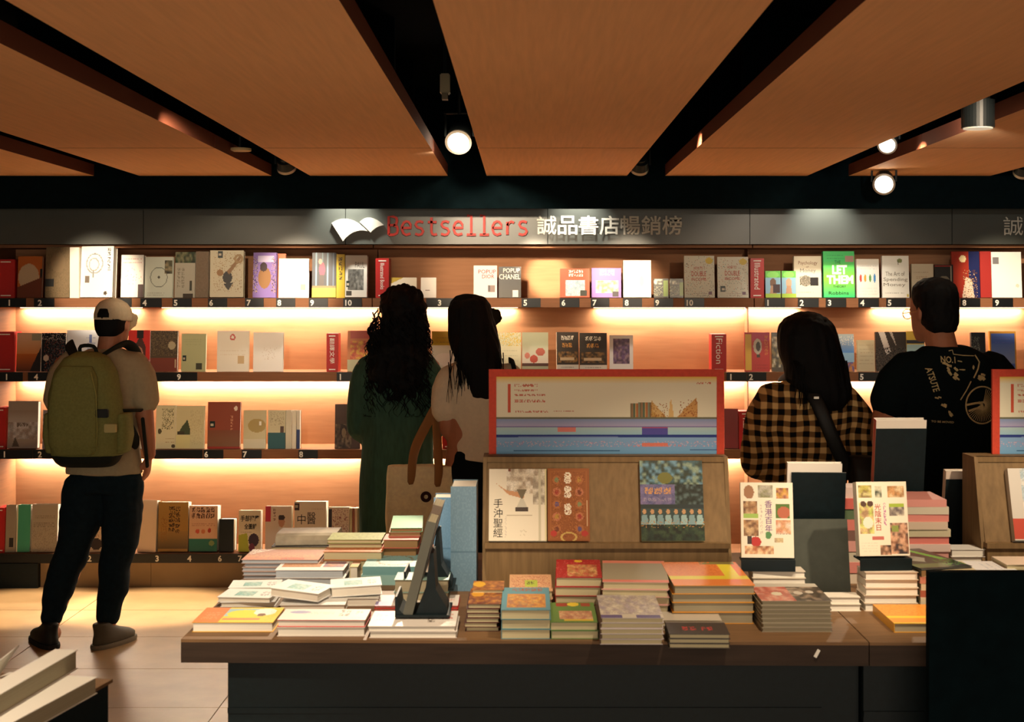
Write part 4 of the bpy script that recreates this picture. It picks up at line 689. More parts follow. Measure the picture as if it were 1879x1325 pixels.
book('black magazine with green stripes lying on the striped stack at the right', .165, .30, .006, None, Matrix.Translation((XX(1738, 4.1), 4.105, mgz+.0065+.0005)) @ Matrix.Rotation(math.radians(14), 4, 'Z') @ Matrix.Rotation(-math.pi/2, 4, 'X'), meshes=me_, cat='magazine', name='magazine')
stack('stack of white books right of the black magazine', 1796, 1872, 1125, 1049, 1030, 5, cover=(226, 224, 220), page='w', D0=4.1, jit=.002, art=A((230, 230, 230), w=24, h=24).lines(.2, .2, .8, .7, 3, (170, 180, 200)))
stack('taller stack of white books before the third black stand', 1745, 1808, 1082, 1008, 999, 5, cover=(230, 228, 222), page='w', D0=4.44, jit=.003)
stack('cream books at the right edge before the second rack', 1848, 1930, 1112, 1036, 1021, 4, cover=(226, 206, 184), page='c', D0=4.14, jit=.002)
stack('tall stack of pink striped magazines right of the family guide', 1640, 1741, 1083, 917, 902, 12, covers=[(206, 190, 170), (196, 188, 170), (206, 130, 120), (190, 180, 160), (206, 150, 140), (214, 190, 180), (206, 120, 110), (190, 180, 150), (200, 180, 160), (206, 130, 120), (196, 186, 166), (206, 140, 130)], spine='F', page='c', D0=4.42, jit=.006)
stack('stack of pink striped magazines left of the family guide', 1544, 1600, 1074, 895, 887, 9, covers=[(206, 190, 170), (206, 130, 120), (190, 180, 160), (206, 150, 140), (120, 90, 80), (206, 120, 110), (90, 110, 80), (200, 100, 90), (214, 190, 180)], spine='F', page='c', D0=4.5, jit=.004)
# ---- guides on black stands facing the camera
def stand_front(x0, x1, yt, yb, D, z0, t, label, blabel, art, texts, yaw=0, side=1, spine=None):
    w = (x1-x0)*D/F; h = (yb-yt)*D/F/math.cos(math.radians(10)); cx = XX((x0+x1)/2, D); zz = ZZ(yb, D)
    R = Matrix.Translation((cx, D, zz)) @ Matrix.Rotation(math.radians(yaw), 4, 'Z')
    e = empty('book_stand', label=label, cat='book stand', group='black book stands on the table'); e.matrix_world = Matrix.Translation((cx, D, z0)) @ Matrix.Rotation(math.radians(yaw), 4, 'Z')
    hz = zz-z0
    MB().box(-w/2-.002, -.012, 0, w/2+.002, -.006, hz-.0005).build('front_lip', BLACK, e)
    MB().box(-w/2-.002, -.0055, hz-.006, w/2+.002, t+.02, hz-.0005).build('ledge', BLACK, e)
    tb_ = math.tan(math.radians(10)); yo = t/math.cos(math.radians(10))+.003
    m = MB(); m.add([(x, yo+(zq_)*tb_+dy, hz+zq_) for x in (-w*.45, w*.45) for zq_ in (0, h*.75) for dy in (0, .005)], [(0, 1, 3, 2), (4, 6, 7, 5), (0, 4, 5, 1), (2, 3, 7, 6), (0, 2, 6, 4), (1, 5, 7, 3)]); m.build('back_plate', BLACK, e)
    M = R @ Matrix.Translation((0, 0, t*math.sin(math.radians(10)))) @ Matrix.Rotation(math.radians(-10), 4, 'X')
    book(blabel, w, h, t, (206, 198, 180), M, art, 'guides on black stands', texts, side=side, page='w', spine=spine)
hk = A((222, 216, 196), w=60, h=84)
ph = lambda a, x0, y0, x1, y1, cols, s: a.photo(x0, y0, x1, y1, cols, s, 3)
BR = [(130, 96, 66), (170, 130, 90), (100, 70, 50), (190, 160, 120)]
hk.ell(.16, .13, .1, .09, (150, 110, 80)); ph(hk, .34, .03, .62, .2, [(170, 166, 150), (150, 146, 130), (130, 130, 96)], 3); ph(hk, .68, .07, .92, .22, [(206, 150, 110), (170, 120, 80), (190, 150, 60), (120, 70, 60)], 4)
ph(hk, .05, .25, .32, .42, BR, 5); hk.rect(.05, .42, .34, .48, (150, 180, 90)); ph(hk, .05, .5, .34, .72, BR, 6)
hk.rect(.66, .28, .94, .48, (80, 110, 50)); hk.ell(.82, .4, .12, .08, (170, 96, 70)); ph(hk, .66, .5, .95, .68, [(196, 150, 110), (214, 190, 170), (190, 130, 100)], 8); hk.lines(.66, .66, .95, .7, 1, (110, 70, 50))
hk.ell(.28, .79, .1, .07, (176, 50, 44)); hk.rect(.12, .72, .2, .82, (60, 50, 46)); hk.ell(.52, .7, .06, .05, (80, 130, 80)); ph(hk, .06, .84, .62, .95, [(170, 96, 60), (190, 130, 90), (130, 80, 50), (220, 190, 150)], 9); ph(hk, .64, .74, .8, .8, [(190, 170, 130), (170, 150, 120)], 2)
hk.chars(.36, .3, .44, .7, 1, 14, (190, 176, 166), 3, .4)
stand_front(1361, 1457, 891, 1026, 4.20, zq+.0005, .022, 'black stand holding the food guide on the white stack', 'food guide with many small dish pictures on a black stand', hk, [('香\n港\n百\n年', .46, .24, .6, .66, 'purple')], yaw=-3, side=-1)
fam = A((222, 212, 190), w=60, h=84)
ph(fam, .04, .05, .3, .22, [(170, 160, 80), (196, 186, 130), (120, 96, 60)], 3); ph(fam, .36, .06, .5, .22, [(150, 150, 130), (60, 70, 60), (190, 186, 160)], 4); ph(fam, .62, .06, .95, .22, [(190, 140, 90), (206, 180, 140), (150, 110, 70)], 5)
ph(fam, .04, .28, .32, .7, [(170, 180, 90), (206, 196, 120), (190, 160, 120), (150, 120, 90)], 6); fam.ell(.12, .3, .06, .04, (80, 56, 46)).ell(.26, .3, .06, .04, (80, 56, 46)).ell(.2, .55, .1, .08, (206, 210, 190))
fam.rect(.64, .3, .94, .34, (150, 170, 60)); ph(fam, .64, .34, .94, .46, [(130, 120, 110), (190, 180, 160), (100, 90, 90)], 7); ph(fam, .64, .56, .98, .98, [(120, 80, 60), (206, 160, 130), (60, 50, 50), (180, 140, 110)], 8); fam.rect(.66, .6, .8, .68, (130, 140, 70))
ph(fam, .42, .86, .64, .99, [(50, 40, 40), (206, 160, 130), (120, 90, 70)], 9); fam.rect(.26, .74, .5, .78, (180, 100, 90)).lines(.05, .8, .36, .95, 4, (190, 186, 170)).chars(.52, .28, .58, .6, 1, 9, (170, 110, 150), 4)
stand_front(1577, 1671, 891, 1024, 4.13, zu+.0005, .036, 'black stand holding the family guide on the cream stack', 'guide with family photos and pink characters on a black stand', fam, [('光\n陰\n末\n日', .34, .3, .47, .66, 'red')], yaw=4, side=-1, spine=(200, 196, 180))
# ---- black stands seen from behind, each with a book facing away
def stand_back(x0, x1, yt, D, z0, label, blabel, cover, yaw=0, tilt=9, bx=(0, 0), th=.02, spine=None):
    w = (x1-x0)*D/F; h = ZZ(yt, D)-z0; cx = XX((x0+x1)/2, D)
    e = empty('book_stand', label=label, cat='book stand', group='black book stands on the table'); e.matrix_world = Matrix.Translation((cx, D, z0)) @ Matrix.Rotation(math.radians(yaw), 4, 'Z')
    R = Matrix.Rotation(math.radians(tilt), 4, 'X')
    MB().box(-w/2, -.004, .02, w/2, 0, h*.955, R).build('back_plate', BLACK, e)
    MB().box(-w/2, -.07, 0, w/2, .06, .006).build('base_plate', BLACK, e)
    MB().box(-.012, -.062, .0062, .012, -.057, h*.42, Matrix.Rotation(math.radians(-9), 4, 'X')).build('prop_leg', BLACK, e)
    M = e.matrix_world @ R @ Matrix.Translation((bx[0], th+.0005, .02)) @ Matrix.Rotation(math.pi, 4, 'Z')
    bw = w+bx[1]; bh = h*.975-.0
    book(blabel, bw, bh, th, cover, M, page='w', side=1, spine=spine, group='books on black stands facing away')
stand_back(1448, 1546, 850, 4.48, .8, 'black stand back nearest the wooden rack, before the plaid shirt', 'white book facing away on the black stand before the plaid shirt', (222, 216, 206), yaw=-3, bx=(-.012, .0), th=.022)
lp = empty('book_stand', label='black upright board, coloured grey as lit from above, below the nearest black stand', cat='book stand', group='black book stands on the table'); lp.location = (XX(1513, 4.27), 4.27, .8)
MB().box(-.084, 0, .0, .080, .005, .238, Matrix.Rotation(math.radians(-13), 4, 'X')).build('back_plate', mat('lit_black_acrylic', (62, 66, 58), .5, .3, .1, 40), lp); MB().box(-.084, -.03, 0, .080, .05, .006).build('base_plate', BLACK, lp)  # the spot's light on black acrylic is put into this grey
stand_back(1598, 1690, 771, 4.74, .8+.10, 'tallest black stand back, between the plaid shirt and the black shirt', 'white and red book facing away on the tallest black stand', (214, 206, 194), yaw=2, th=.034, spine=(196, 80, 64))
stack('stack of cream books carrying the tallest black stand', 1596, 1692, 1062, 1012, 1006, 3, cover=(190, 180, 160), page='c', D0=4.52, jit=.002) if False else None
MB_ = empty('riser_block', (XX(1644, 4.74), 4.74, .8), label='black riser block under the tallest black stand', cat='riser'); MB().box(-.09, -.08, 0, .09, .08, .0995).build('block', BLACK, MB_)
stand_back(1727, 1819, 866, 4.76, .8, 'black stand back beside the second wooden rack', 'white book facing away on the black stand beside the second rack', (214, 196, 180), yaw=1, th=.03)
# ---- wooden racks with banners
def rack(x0, x1, label, fmt, shift=0):
    D = 4.42; xa, xb = XX(x0, D), XX(x1, D); ox = (xa+xb)/2; L, Rr = xa-ox, xb-ox
    r = empty('wooden_rack', (ox, D, .8), label=label, cat='display rack', group='wooden racks with banners')
    zl = ZZ(997, D)-.8; zt = ZZ(838, 4.53)-.8; tn = (4.53-4.445)/(zt-zl); zm = ZZ(935, D)-.8
    m = MB(); m.add([(x, .025+(z-zl)*tn+dy, z) for x in (L, Rr) for z in (zl, zt) for dy in (0, .018)], [(0, 1, 3, 2), (4, 6, 7, 5), (0, 4, 5, 1), (2, 3, 7, 6), (0, 2, 6, 4), (1, 5, 7, 3)]); m.build('back_panel', OAK, r)
    MB().box(L-.004, -.004, zl-.016, Rr+.004, .03, zl).build('ledge', OAK, r)
    MB().box(L, .006, 0, Rr, .022, zl-.0165).build('apron', OAK, r)
    for xx in (L-.012, Rr): MB().add([(x, y, z) for x in (xx, xx+.012) for y, z in ((.0, 0), (.22, 0), (.22, zt), (.10, zt), (.03, zl))], [(0, 1, 2, 3, 4), (9, 8, 7, 6, 5)]+[(i, i+5, (i+1) % 5+5, (i+1) % 5) for i in range(5)]).build('side_panel', OAK, r)
    MB().box(L, .10, zt-.016, Rr, .22, zt).build('top_panel', OAK, r)
    return ox, D, zl+.8, zt+.8, math.degrees(math.atan(tn))
ox, RD, rzl, rzt, rtilt = rack(892, 1337, 'wooden display rack with three face out books in the table centre', 0)
ox2, _, _, _, _ = rack(1813, 2260, 'second wooden display rack cut by the right edge of the picture', 0)
def rackbook(x0, x1, yt, label, cover, art, texts=(), t=.02, gloss=False, side=-1, spine=None):
    D = RD+.028; w = (x1-x0)*D/F; a = math.radians(rtilt); h = (ZZ(yt, D)-rzl)/math.cos(a)*1.0
    M = Matrix.Translation((XX((x0+x1)/2, D), D-t/math.cos(a)-.002, rzl+t*math.sin(a)+.0005)) @ Matrix.Rotation(-a, 4, 'X')
    book(label, w, h, t, cover, M, art, 'face out books on the wooden racks', texts, gloss=gloss, side=side, spine=spine)
cof = A((220, 212, 192), w=72, h=84)
cof.photo(.3, 0, 1, .34, [(206, 196, 176), (180, 166, 146), (214, 206, 190), (160, 144, 124)], 5, 5).poly([(.12, .2), (.3, .3), (.62, .34), (.6, .42), (.34, .36)], (190, 140, 100)).poly([(.48, .29), (.66, .29), (.58, .42), (.56, .42)], (110, 100, 80)).poly([(.55, .42), (.6, .42), (.68, .56), (.46, .56)], (190, 186, 170)).rect(.46, .54, .68, .6, (70, 60, 54)).rect(.3, .64, .75, .645, (170, 160, 140)).chars(.54, .84, .66, .94, 2, 2, (190, 180, 160), 4, .4).photo(.76, .1, .98, .5, [(206, 198, 180), (150, 140, 124), (190, 180, 160)], 8, 4).rect(.86, 0, .9, 1, (190, 184, 160)).rect(.97, 0, 1, 1, (206, 196, 150)).rect(.34, 0, .38, .04, (120, 70, 50)).chars(.28, .66, .31, .96, 1, 12, (190, 180, 170), 5, .4)
rackbook(897, 1003, 868, 'cream coffee book with black vertical title on the wooden rack', (214, 206, 186), cof, [('手\n沖\n聖\n經', .08, .42, .24, .95, 'black')], gloss=True)
orn = A((140, 84, 46), w=60, h=90).rect(.05, .03, .95, .97, (150, 92, 50)).rect(.08, .05, .92, .95, (140, 84, 46))
for i in range(5):
    for x in (.22, .76): orn.ell(x, .16+i*.17, .1, .06, (178, 112, 80) if i % 2 else (160, 100, 60)).ell(x, .16+i*.17, .05, .035, [(120, 130, 90), (150, 60, 50), (90, 80, 120), (170, 130, 60), (110, 60, 40)][(i+int(x*4)) % 5])
for y in (.1, .17, .29, .37, .53, .6): orn.ell(.48, y, .085, .046, (228, 218, 196)).chars(.43, y-.024, .53, y+.024, 1, 1, (150, 110, 80), 3, .4)
orn.speck(.1, .05, .9, .95, [(170, 110, 60), (120, 66, 40)], .14, 3).ell(.5, .95, .2, .07, (190, 160, 90), .75).ell(.14, .9, .08, .04, (170, 60, 50)).ell(.88, .9, .08, .04, (170, 60, 50)).rect(.93, .45, .95, .8, (210, 180, 140))
rackbook(1005, 1082, 867, 'brown ornamented book with pale round characters on the wooden rack', (130, 80, 44), orn, gloss=True)
blu = A((60, 76, 74), w=80, h=100).photo(0, 0, 1, .3, [(60, 90, 96), (100, 140, 160), (40, 56, 50), (130, 150, 130), (50, 60, 44)], 5, 4).ell(.4, .22, .12, .07, (110, 110, 50)).photo(.0, .3, .55, .55, [(110, 104, 140), (120, 110, 150), (90, 90, 130)], 3, 4).chars(.08, .34, .52, .44, 3, 1, (206, 150, 90), 6).chars(.04, .47, .5, .52, 6, 1, (150, 140, 160), 6, .5).photo(.55, .3, 1, .56, [(50, 60, 56), (90, 110, 110), (40, 46, 40)], 9, 3).rect(0, .55, 1, .6, (50, 60, 60))
for i in range(8): blu.ell(.06+i*.125, .64, .03, .035, (190, 150, 110)).poly([(.0+i*.125, .8), (.02+i*.125, .68), (.1+i*.125, .68), (.12+i*.125, .8)], (150, 180, 180) if i % 2 else (126, 156, 160))
blu.photo(0, .8, 1, 1, [(46, 60, 50), (60, 76, 56), (40, 46, 40)], 4, 4).speck(0, .74, 1, .84, [(170, 130, 80)], .12)
rackbook(1176, 1292, 853, 'dark blue green book with a crowd picture on the wooden rack', (150, 140, 100), blu, gloss=True)
wr = A((206, 200, 190), w=30, h=60).rect(0, .7, .9, .98, (190, 70, 50)).photo(.3, 0, 1, .6, [(170, 190, 200), (206, 206, 200)], 3).chars(.5, .74, .8, .9, 1, 2, (230, 220, 200))
rackbook(1856, 1930, 868, 'white and red book on the second wooden rack at the right edge', (206, 200, 190), wr, t=.03)
# banners
FRAME = mat('red_banner_frame', (196, 70, 50), .6, .2, .1, 80)
def banner(x0, x1, label):
    D = 4.60; xa, xb = XX(x0, D), XX(x1, D); ox = (xa+xb)/2; L, Rr = xa-ox, xb-ox; H_ = ZZ(678, D)-rzt; fw = .024
    b = empty('banner_board', (ox, D, rzt+.0005), label=label, cat='banner', group='red framed banners')
    MB().box(L, 0, H_-fw, Rr, .012, H_).build('frame_top', FRAME, b)
    MB().box(L, 0, 0, L+fw, .012, H_-fw).build('frame_side', FRAME, b); MB().box(Rr-fw, 0, 0, Rr, .012, H_-fw).build('frame_side', FRAME, b)
    a = Art((222, 218, 194), w=230, h=84)
    a.vgrad(0, .1, (226, 190, 90), (222, 218, 194)).rect(.052, .09, .066, .46, (196, 84, 60))
    for k, (y, x1_) in enumerate(((.115, .19), (.175, .19), (.235, .225), (.315, .225), (.45, .235))): a.chars(.082, y-.014, x1_, y+.022, 13, 1, (190, 110, 90), k, .7)
    a.speck(.25, .435, .36, .455, [(190, 130, 110)], .5).chars(.91, .07, .975, .1, 5, 1, (190, 100, 80), 4, .6)
    for k in range(14): a.rect(.607+k*.0073, .35-.02*(k > 4), .607+(k+1)*.0073, .52, [(110, 100, 70), (150, 120, 90), (90, 110, 90), (190, 160, 110), (170, 110, 70), (130, 140, 120)][k % 6])
    a.poly([(.705, .31), (.77, .52), (.705, .53)], (190, 150, 80)).poly([(.71, .33), (.765, .5), (.74, .52), (.71, .45)], (206, 170, 110)).poly([(.78, .52), (.79, .3), (.795, .3), (.806, .52)], (214, 180, 120)).poly([(.82, .52), (.91, .26), (.914, .52)], (196, 150, 90)).speck(.83, .3, .912, .52, [(150, 90, 50)], .14).speck(.7, .35, .78, .52, [(160, 110, 60)], .2)
    a.rect(0, .525, 1, .545, (110, 110, 90)).vgrad(.545, .64, (130, 150, 190), (170, 166, 200)).rect(0, .64, 1, .655, (110, 100, 160)).vgrad(.655, .75, (170, 196, 200), (150, 190, 206)).rect(.28, .65, .36, .71, (214, 130, 120)).rect(.66, .65, .78, .67, (170, 80, 110)).rect(.66, .67, .78, .77, (84, 80, 160)).rect(0, .75, 1, .785, (44, 60, 130)).rect(.1, .77, .55, .785, (110, 130, 180)).vgrad(.79, 1, (130, 166, 206), (110, 160, 200)).speck(0, .83, 1, .9, [(150, 150, 190), (190, 170, 190)], .3).rect(.66, .86, .78, .9, (214, 120, 100)).speck(.6, .88, .84, .91, [(206, 130, 130)], .3).rect(.08, .95, .56, .965, (40, 80, 120)).rect(.88, .94, 1, .955, (60, 90, 140))
    v, f, c = art_faces(a, L+fw, 0, Rr-fw, H_-fw, .004)
    link('poster', printed('poster', [(v, f, c), (*boxvf(L+fw, .0045, 0, Rr-fw, .011, H_-fw), s2l((220, 214, 196)))], print_mat('printed_poster', .6, .2)), None, b)
banner(897, 1329, 'red framed banner with a skyline of open books above blue water')
banner(1821, 2253, 'second red framed banner cut off by the right edge')
# ---- black upright board in front at the right
bb = empty('black_board', (XX(1705, 3.62)+.4, 3.62, 0), label='big plain black upright board standing in front at the lower right', cat='display panel')
MB().box(-.4, 0, .0, .4, .03, ZZ(1050, 3.62)).build('panel', BLACKM, bb); MB().box(-.38, -.06, 0, .4, -.001, .02).build('foot', BLACKM, bb)
# ---- near table at the lower left with white books
nt_ = empty('display_table', (-1.45, 2.6, 0), label='near dark table corner at the lower left carrying two white books', cat='table')
c0 = (XX(207, 3.37), 3.37); dx, dy = .064/.343, 1.0
p = [(c0[0], c0[1]), (c0[0]-1.0, c0[1]+.19), (c0[0]-1.0-.4*1, c0[1]-1.7), (c0[0]-dx*1.7-.0, c0[1]-1.7)]
pl = [(x+1.45, y-2.6) for x, y in p]
slab(pl, .792, .80).build('top_veneer', WALNUT, nt_); ins = [(pl[0][0]-.008, pl[0][1]-.01), pl[1], pl[2], (pl[3][0]-.008, pl[3][1])]
slab(ins, .10, .7918).build('cabinet_body', BLACK, nt_); slab([(x*.97, y*.97) for x, y in ins], 0, .10).build('plinth', BLACKM, nt_)
# ================================================================== people
SKIN = mat('skin', (176, 118, 88), .55, .35, .06, 40); HAIR = mat('black_hair', (11, 12, 14), .65, .15, .2, 120, .3, 0, (30, 30, 1)); EYEW = mat('eye', (220, 214, 205), .3, .5); IRIS = mat('iris', (40, 26, 20), .3, .5)
def piece_loft(rings, cap=True):      # rings: lists of equal length
    n = len(rings[0]); v = [p for r in rings for p in r]; f = []
    for k in range(len(rings)-1):
        for i in range(n): f.append((k*n+i, k*n+(i+1) % n, (k+1)*n+(i+1) % n, (k+1)*n+i))
    if cap:
        for k, s in ((0, -1), (len(rings)-1, 1)):
            c = sum((Vector(p) for p in rings[k]), Vector())/n; v.append(c); a = len(v)-1
            for i in range(n):
                q = (k*n+i, k*n+(i+1) % n, a); f.append(q if s > 0 else q[::-1])
    return v, f
def loft(secs, n=28, e=2.3):            # (x, y, z, rx, ry[, rot])
    rings = []
    for s in secs:
        x, y, z, rx, ry = s[:5]; r = math.radians(s[5]) if len(s) > 5 else 0; R = []
        for i in range(n):
            t = 2*math.pi*i/n; c, d = math.cos(t), math.sin(t)
            u = rx*math.copysign(abs(c)**(2/e), c); w = ry*math.copysign(abs(d)**(2/e), d)
            R.append(Vector((x+u*math.cos(r)-w*math.sin(r), y+u*math.sin(r)+w*math.cos(r), z)))
        rings.append(R)
    return piece_loft(rings)
def limb(pts, rad, n=14, sub=3, flat=1.0):
    P = [Vector(p) for p in pts]; Q = []; Rr = []
    for i in range(len(P)-1):
        p0, p1, p2, p3 = P[max(i-1, 0)], P[i], P[i+1], P[min(i+2, len(P)-1)]
        for k in range(sub):
            t = k/sub; Q.append(.5*((2*p1)+(p2-p0)*t+(2*p0-5*p1+4*p2-p3)*t*t+(3*p1-p0-3*p2+p3)*t**3)); Rr.append(rad[i]*(1-t)+rad[i+1]*t)
    Q.append(P[-1]); Rr.append(rad[-1]); rings = []; u = None
    for i, c in enumerate(Q):
        d = (Q[min(i+1, len(Q)-1)]-Q[max(i-1, 0)]).normalized()
        u = d.orthogonal().normalized() if u is None else (u-d*u.dot(d)).normalized(); w = d.cross(u)
        rings.append([c+u*(Rr[i]*math.cos(2*math.pi*k/n))+w*(Rr[i]*flat*math.sin(2*math.pi*k/n)) for k in range(n)])
    d0 = (Q[0]-Q[1]).normalized(); d1 = (Q[-1]-Q[-2]).normalized()       # rounded ends
    rings.insert(0, [Q[0]+(p-Q[0])*.6+d0*Rr[0]*.6 for p in rings[0]]); rings.append([Q[-1]+(p-Q[-1])*.6+d1*Rr[-1]*.6 for p in rings[-1]])
    return piece_loft(rings)
def ball(c, rx, ry=None, rz=None, n=16):
    ry = ry or rx; rz = rz or rx; c = Vector(c)
    return piece_loft([[c+Vector((rx*math.cos(2*math.pi*i/n)*math.sin(t), ry*math.sin(2*math.pi*i/n)*math.sin(t), -rz*math.cos(t))) for i in range(n)] for t in [math.pi*(k+.35)/(9.7) for k in range(10)]])
def xf(M, pc): return [M @ Vector(p) for p in pc[0]], pc[1]
def raw(pieces):
    m = MB()
    for v, f in pieces: m.add(v, f)
    return m
def fuse(name, pieces, m, parent, voxel=.009, smooth=5, fold=0., fscale=(9, 9, 3), seed=0, fac=.6):
    me = raw(pieces).mesh('tmp'); o = bpy.data.objects.new('tmp', me); COL.objects.link(o)
    r = o.modifiers.new('r', 'REMESH'); r.mode = 'VOXEL'; r.voxel_size = voxel
    s = o.modifiers.new('s', 'SMOOTH'); s.factor = fac; s.iterations = smooth
    dg = bpy.context.evaluated_depsgraph_get(); dg.update()
    out = bpy.data.meshes.new_from_object(o.evaluated_get(dg)); out.name = name
    bpy.data.objects.remove(o); bpy.data.meshes.remove(me)
    if fold:
        n = len(out.vertices); nm = np.empty(n*3); out.vertices.foreach_get('normal', nm); co = np.empty(n*3); out.vertices.foreach_get('co', co)
        nm = nm.reshape(-1, 3); co = co.reshape(-1, 3); S = Vector(fscale); off = Vector((seed*3.1, seed*1.7, seed))
        d = np.array([noise.noise(Vector((p[0]*S.x, p[1]*S.y, p[2]*S.z))+off)+.5*noise.noise(Vector((p[0]*S.x*2.3, p[1]*S.y*2.3, p[2]*S.z*2.3))+off) for p in co])
        co += nm*(d*fold)[:, None]; out.vertices.foreach_set('co', co.ravel()); out.update()
    return link(name, out, m, parent, True)
def head_pieces(c, yaw=0, pitch=0, k=1.0, roll=0):    # c: centre of the head; faces +Y before the yaw
    M = Matrix.Translation(c) @ Matrix.Rotation(math.radians(yaw), 4, 'Z') @ Matrix.Rotation(math.radians(pitch), 4, 'X') @ Matrix.Rotation(math.radians(roll), 4, 'Y') @ Matrix.Scale(k, 4) @ Matrix.Translation((0, 0, -.118))
    P = [loft([(0, .055, .002, .02, .022), (0, .045, .01, .034, .042), (0, .03, .035, .052, .062), (0, .018, .065, .062, .078), (0, .006, .10, .069, .090), (0, 0, .135, .074, .097), (0, -.003, .17, .074, .097), (0, -.004, .198, .066, .087), (0, -.005, .22, .046, .062), (0, -.005, .234, .02, .03)], 26, 2.1)]
    P += [limb([(0, .088, .125), (0, .106, .098), (0, .108, .086)], [.009, .013, .012], 10), ball((0, .088, .052), .024, .012, .008), ball((0, .09, .04), .018, .012, .007), ball((-.034, .075, .128), .02, .012, .007), ball((.034, .075, .128), .02, .012, .007)]
    for s in (-1, 1): P.append(xf(Matrix.Translation((s*.076, -.006, .112)) @ Matrix.Rotation(s*.35, 4, 'Z'), ball((0, 0, 0), .008, .019, .031)))
    return [xf(M, p) for p in P], M
def face_parts(M, parent):
    for s in (-1, 1):
        e = raw([xf(M, ball((s*.032, .081, .117), .0115))]).build('eye', EYEW, parent, True); raw([xf(M, ball((s*.032, .0905, .117), .005, .0035, .005))]).build('iris', IRIS, e, True)
def hand_pieces(wrist, direction, palm, thumb_sign=1, curl=.5, k=1.0):
    w = Vector(wrist); z = Vector(direction).normalized(); y = Vector(palm); y = (y-z*y.dot(z)).normalized(); x = y.cross(z)*thumb_sign
    def T(p): return w+x*p[0]*k+y*p[1]*k+z*p[2]*k
    P = [limb([T((0, 0, -.02)), T((0, 0, .02)), T((0, .004, .055)), T((0, .006, .085))], [.024*k, .028*k, .036*k, .036*k], 14, 3, .5)]
    Q = piece_loft([[T((rx*math.cos(t), yo+.012*math.sin(t), zz)) for t in [2*math.pi*i/14 for i in range(14)]] for rx, yo, zz in ((.026, 0, 0), (.038, .002, .04), (.042, .004, .08), (.038, .006, .092))]); P = [Q]
    for fx, ln in ((.030, .066), (.010, .076), (-.010, .071), (-.029, .056)):
        p = Vector((fx, .004, .085)); a = 0; pts = [T((fx, .003, .07))]; rr = [.0092*k]
        for j, q in enumerate((.45, .3, .25)):
            pts.append(T(p)); rr.append((.0092-.0009*j)*k); a += curl*(.55+.25*j); p = p+Vector((0, math.sin(a), math.cos(a)))*ln*q
        pts.append(T(p)); rr.append(.0066*k); P.append(limb(pts, rr, 8, 2))
    P.append(limb([T((.026, .004, .02)), T((.046, .016, .048)), T((.05, .03, .075)), T((.046, .04, .098))], [.014*k, .012*k, .010*k, .008*k], 8, 2))
    return P
def strand_mesh(name, strands, parent, m=None, n=4):
    b = MB()
    for pts, r in strands:
        P = [Vector(p) for p in pts]; rings = []
        for i, c in enumerate(P):
            d = (P[min(i+1, len(P)-1)]-P[max(i-1, 0)]).normalized(); u = d.orthogonal().normalized(); w = d.cross(u); q = r*(1-.75*i/(len(P)-1))
            rings.append([c+u*q*math.cos(2*math.pi*k/n)+w*q*math.sin(2*math.pi*k/n) for k in range(n)])
        b.add(*piece_loft(rings))
    o = b.build(name, m or HAIR, parent, True); o['kind'] = 'stuff'; return o
def shoe(parent, x, y, yaw, m, sole, k=1.0):
    M = Matrix.Translation((x, y, 0)) @ Matrix.Rotation(math.radians(yaw), 4, 'Z') @ Matrix.Scale(k, 4)
    up = fuse('shoe', [xf(M, loft([(0, .045, .018, .046, .138), (0, .046, .045, .047, .138), (0, .03, .065, .043, .115), (0, -.005, .085, .038, .08), (0, -.035, .11, .036, .055), (0, -.04, .125, .036, .05)], 24, 2.4))], m, parent, .007, 3)
    v = loft([(0, .045, 0, .050, .145), (0, .045, .012, .052, .148), (0, .046, .022, .051, .146)], 28, 2.6); raw([xf(M, v)]).build('sole', sole, up)
    lc = MB()
    for i in range(4): lc.cyl(M @ Vector((-.022, .06-.022*i, .064+.006*i)), M @ Vector((.022, .06-.022*i, .064+.006*i)), .004, 6)
    lc.build('laces', sole, up)
def person(px, D, yaw, label):
    return empty('person', (XX(px, D), D, 0), math.radians(yaw), label, 'person')
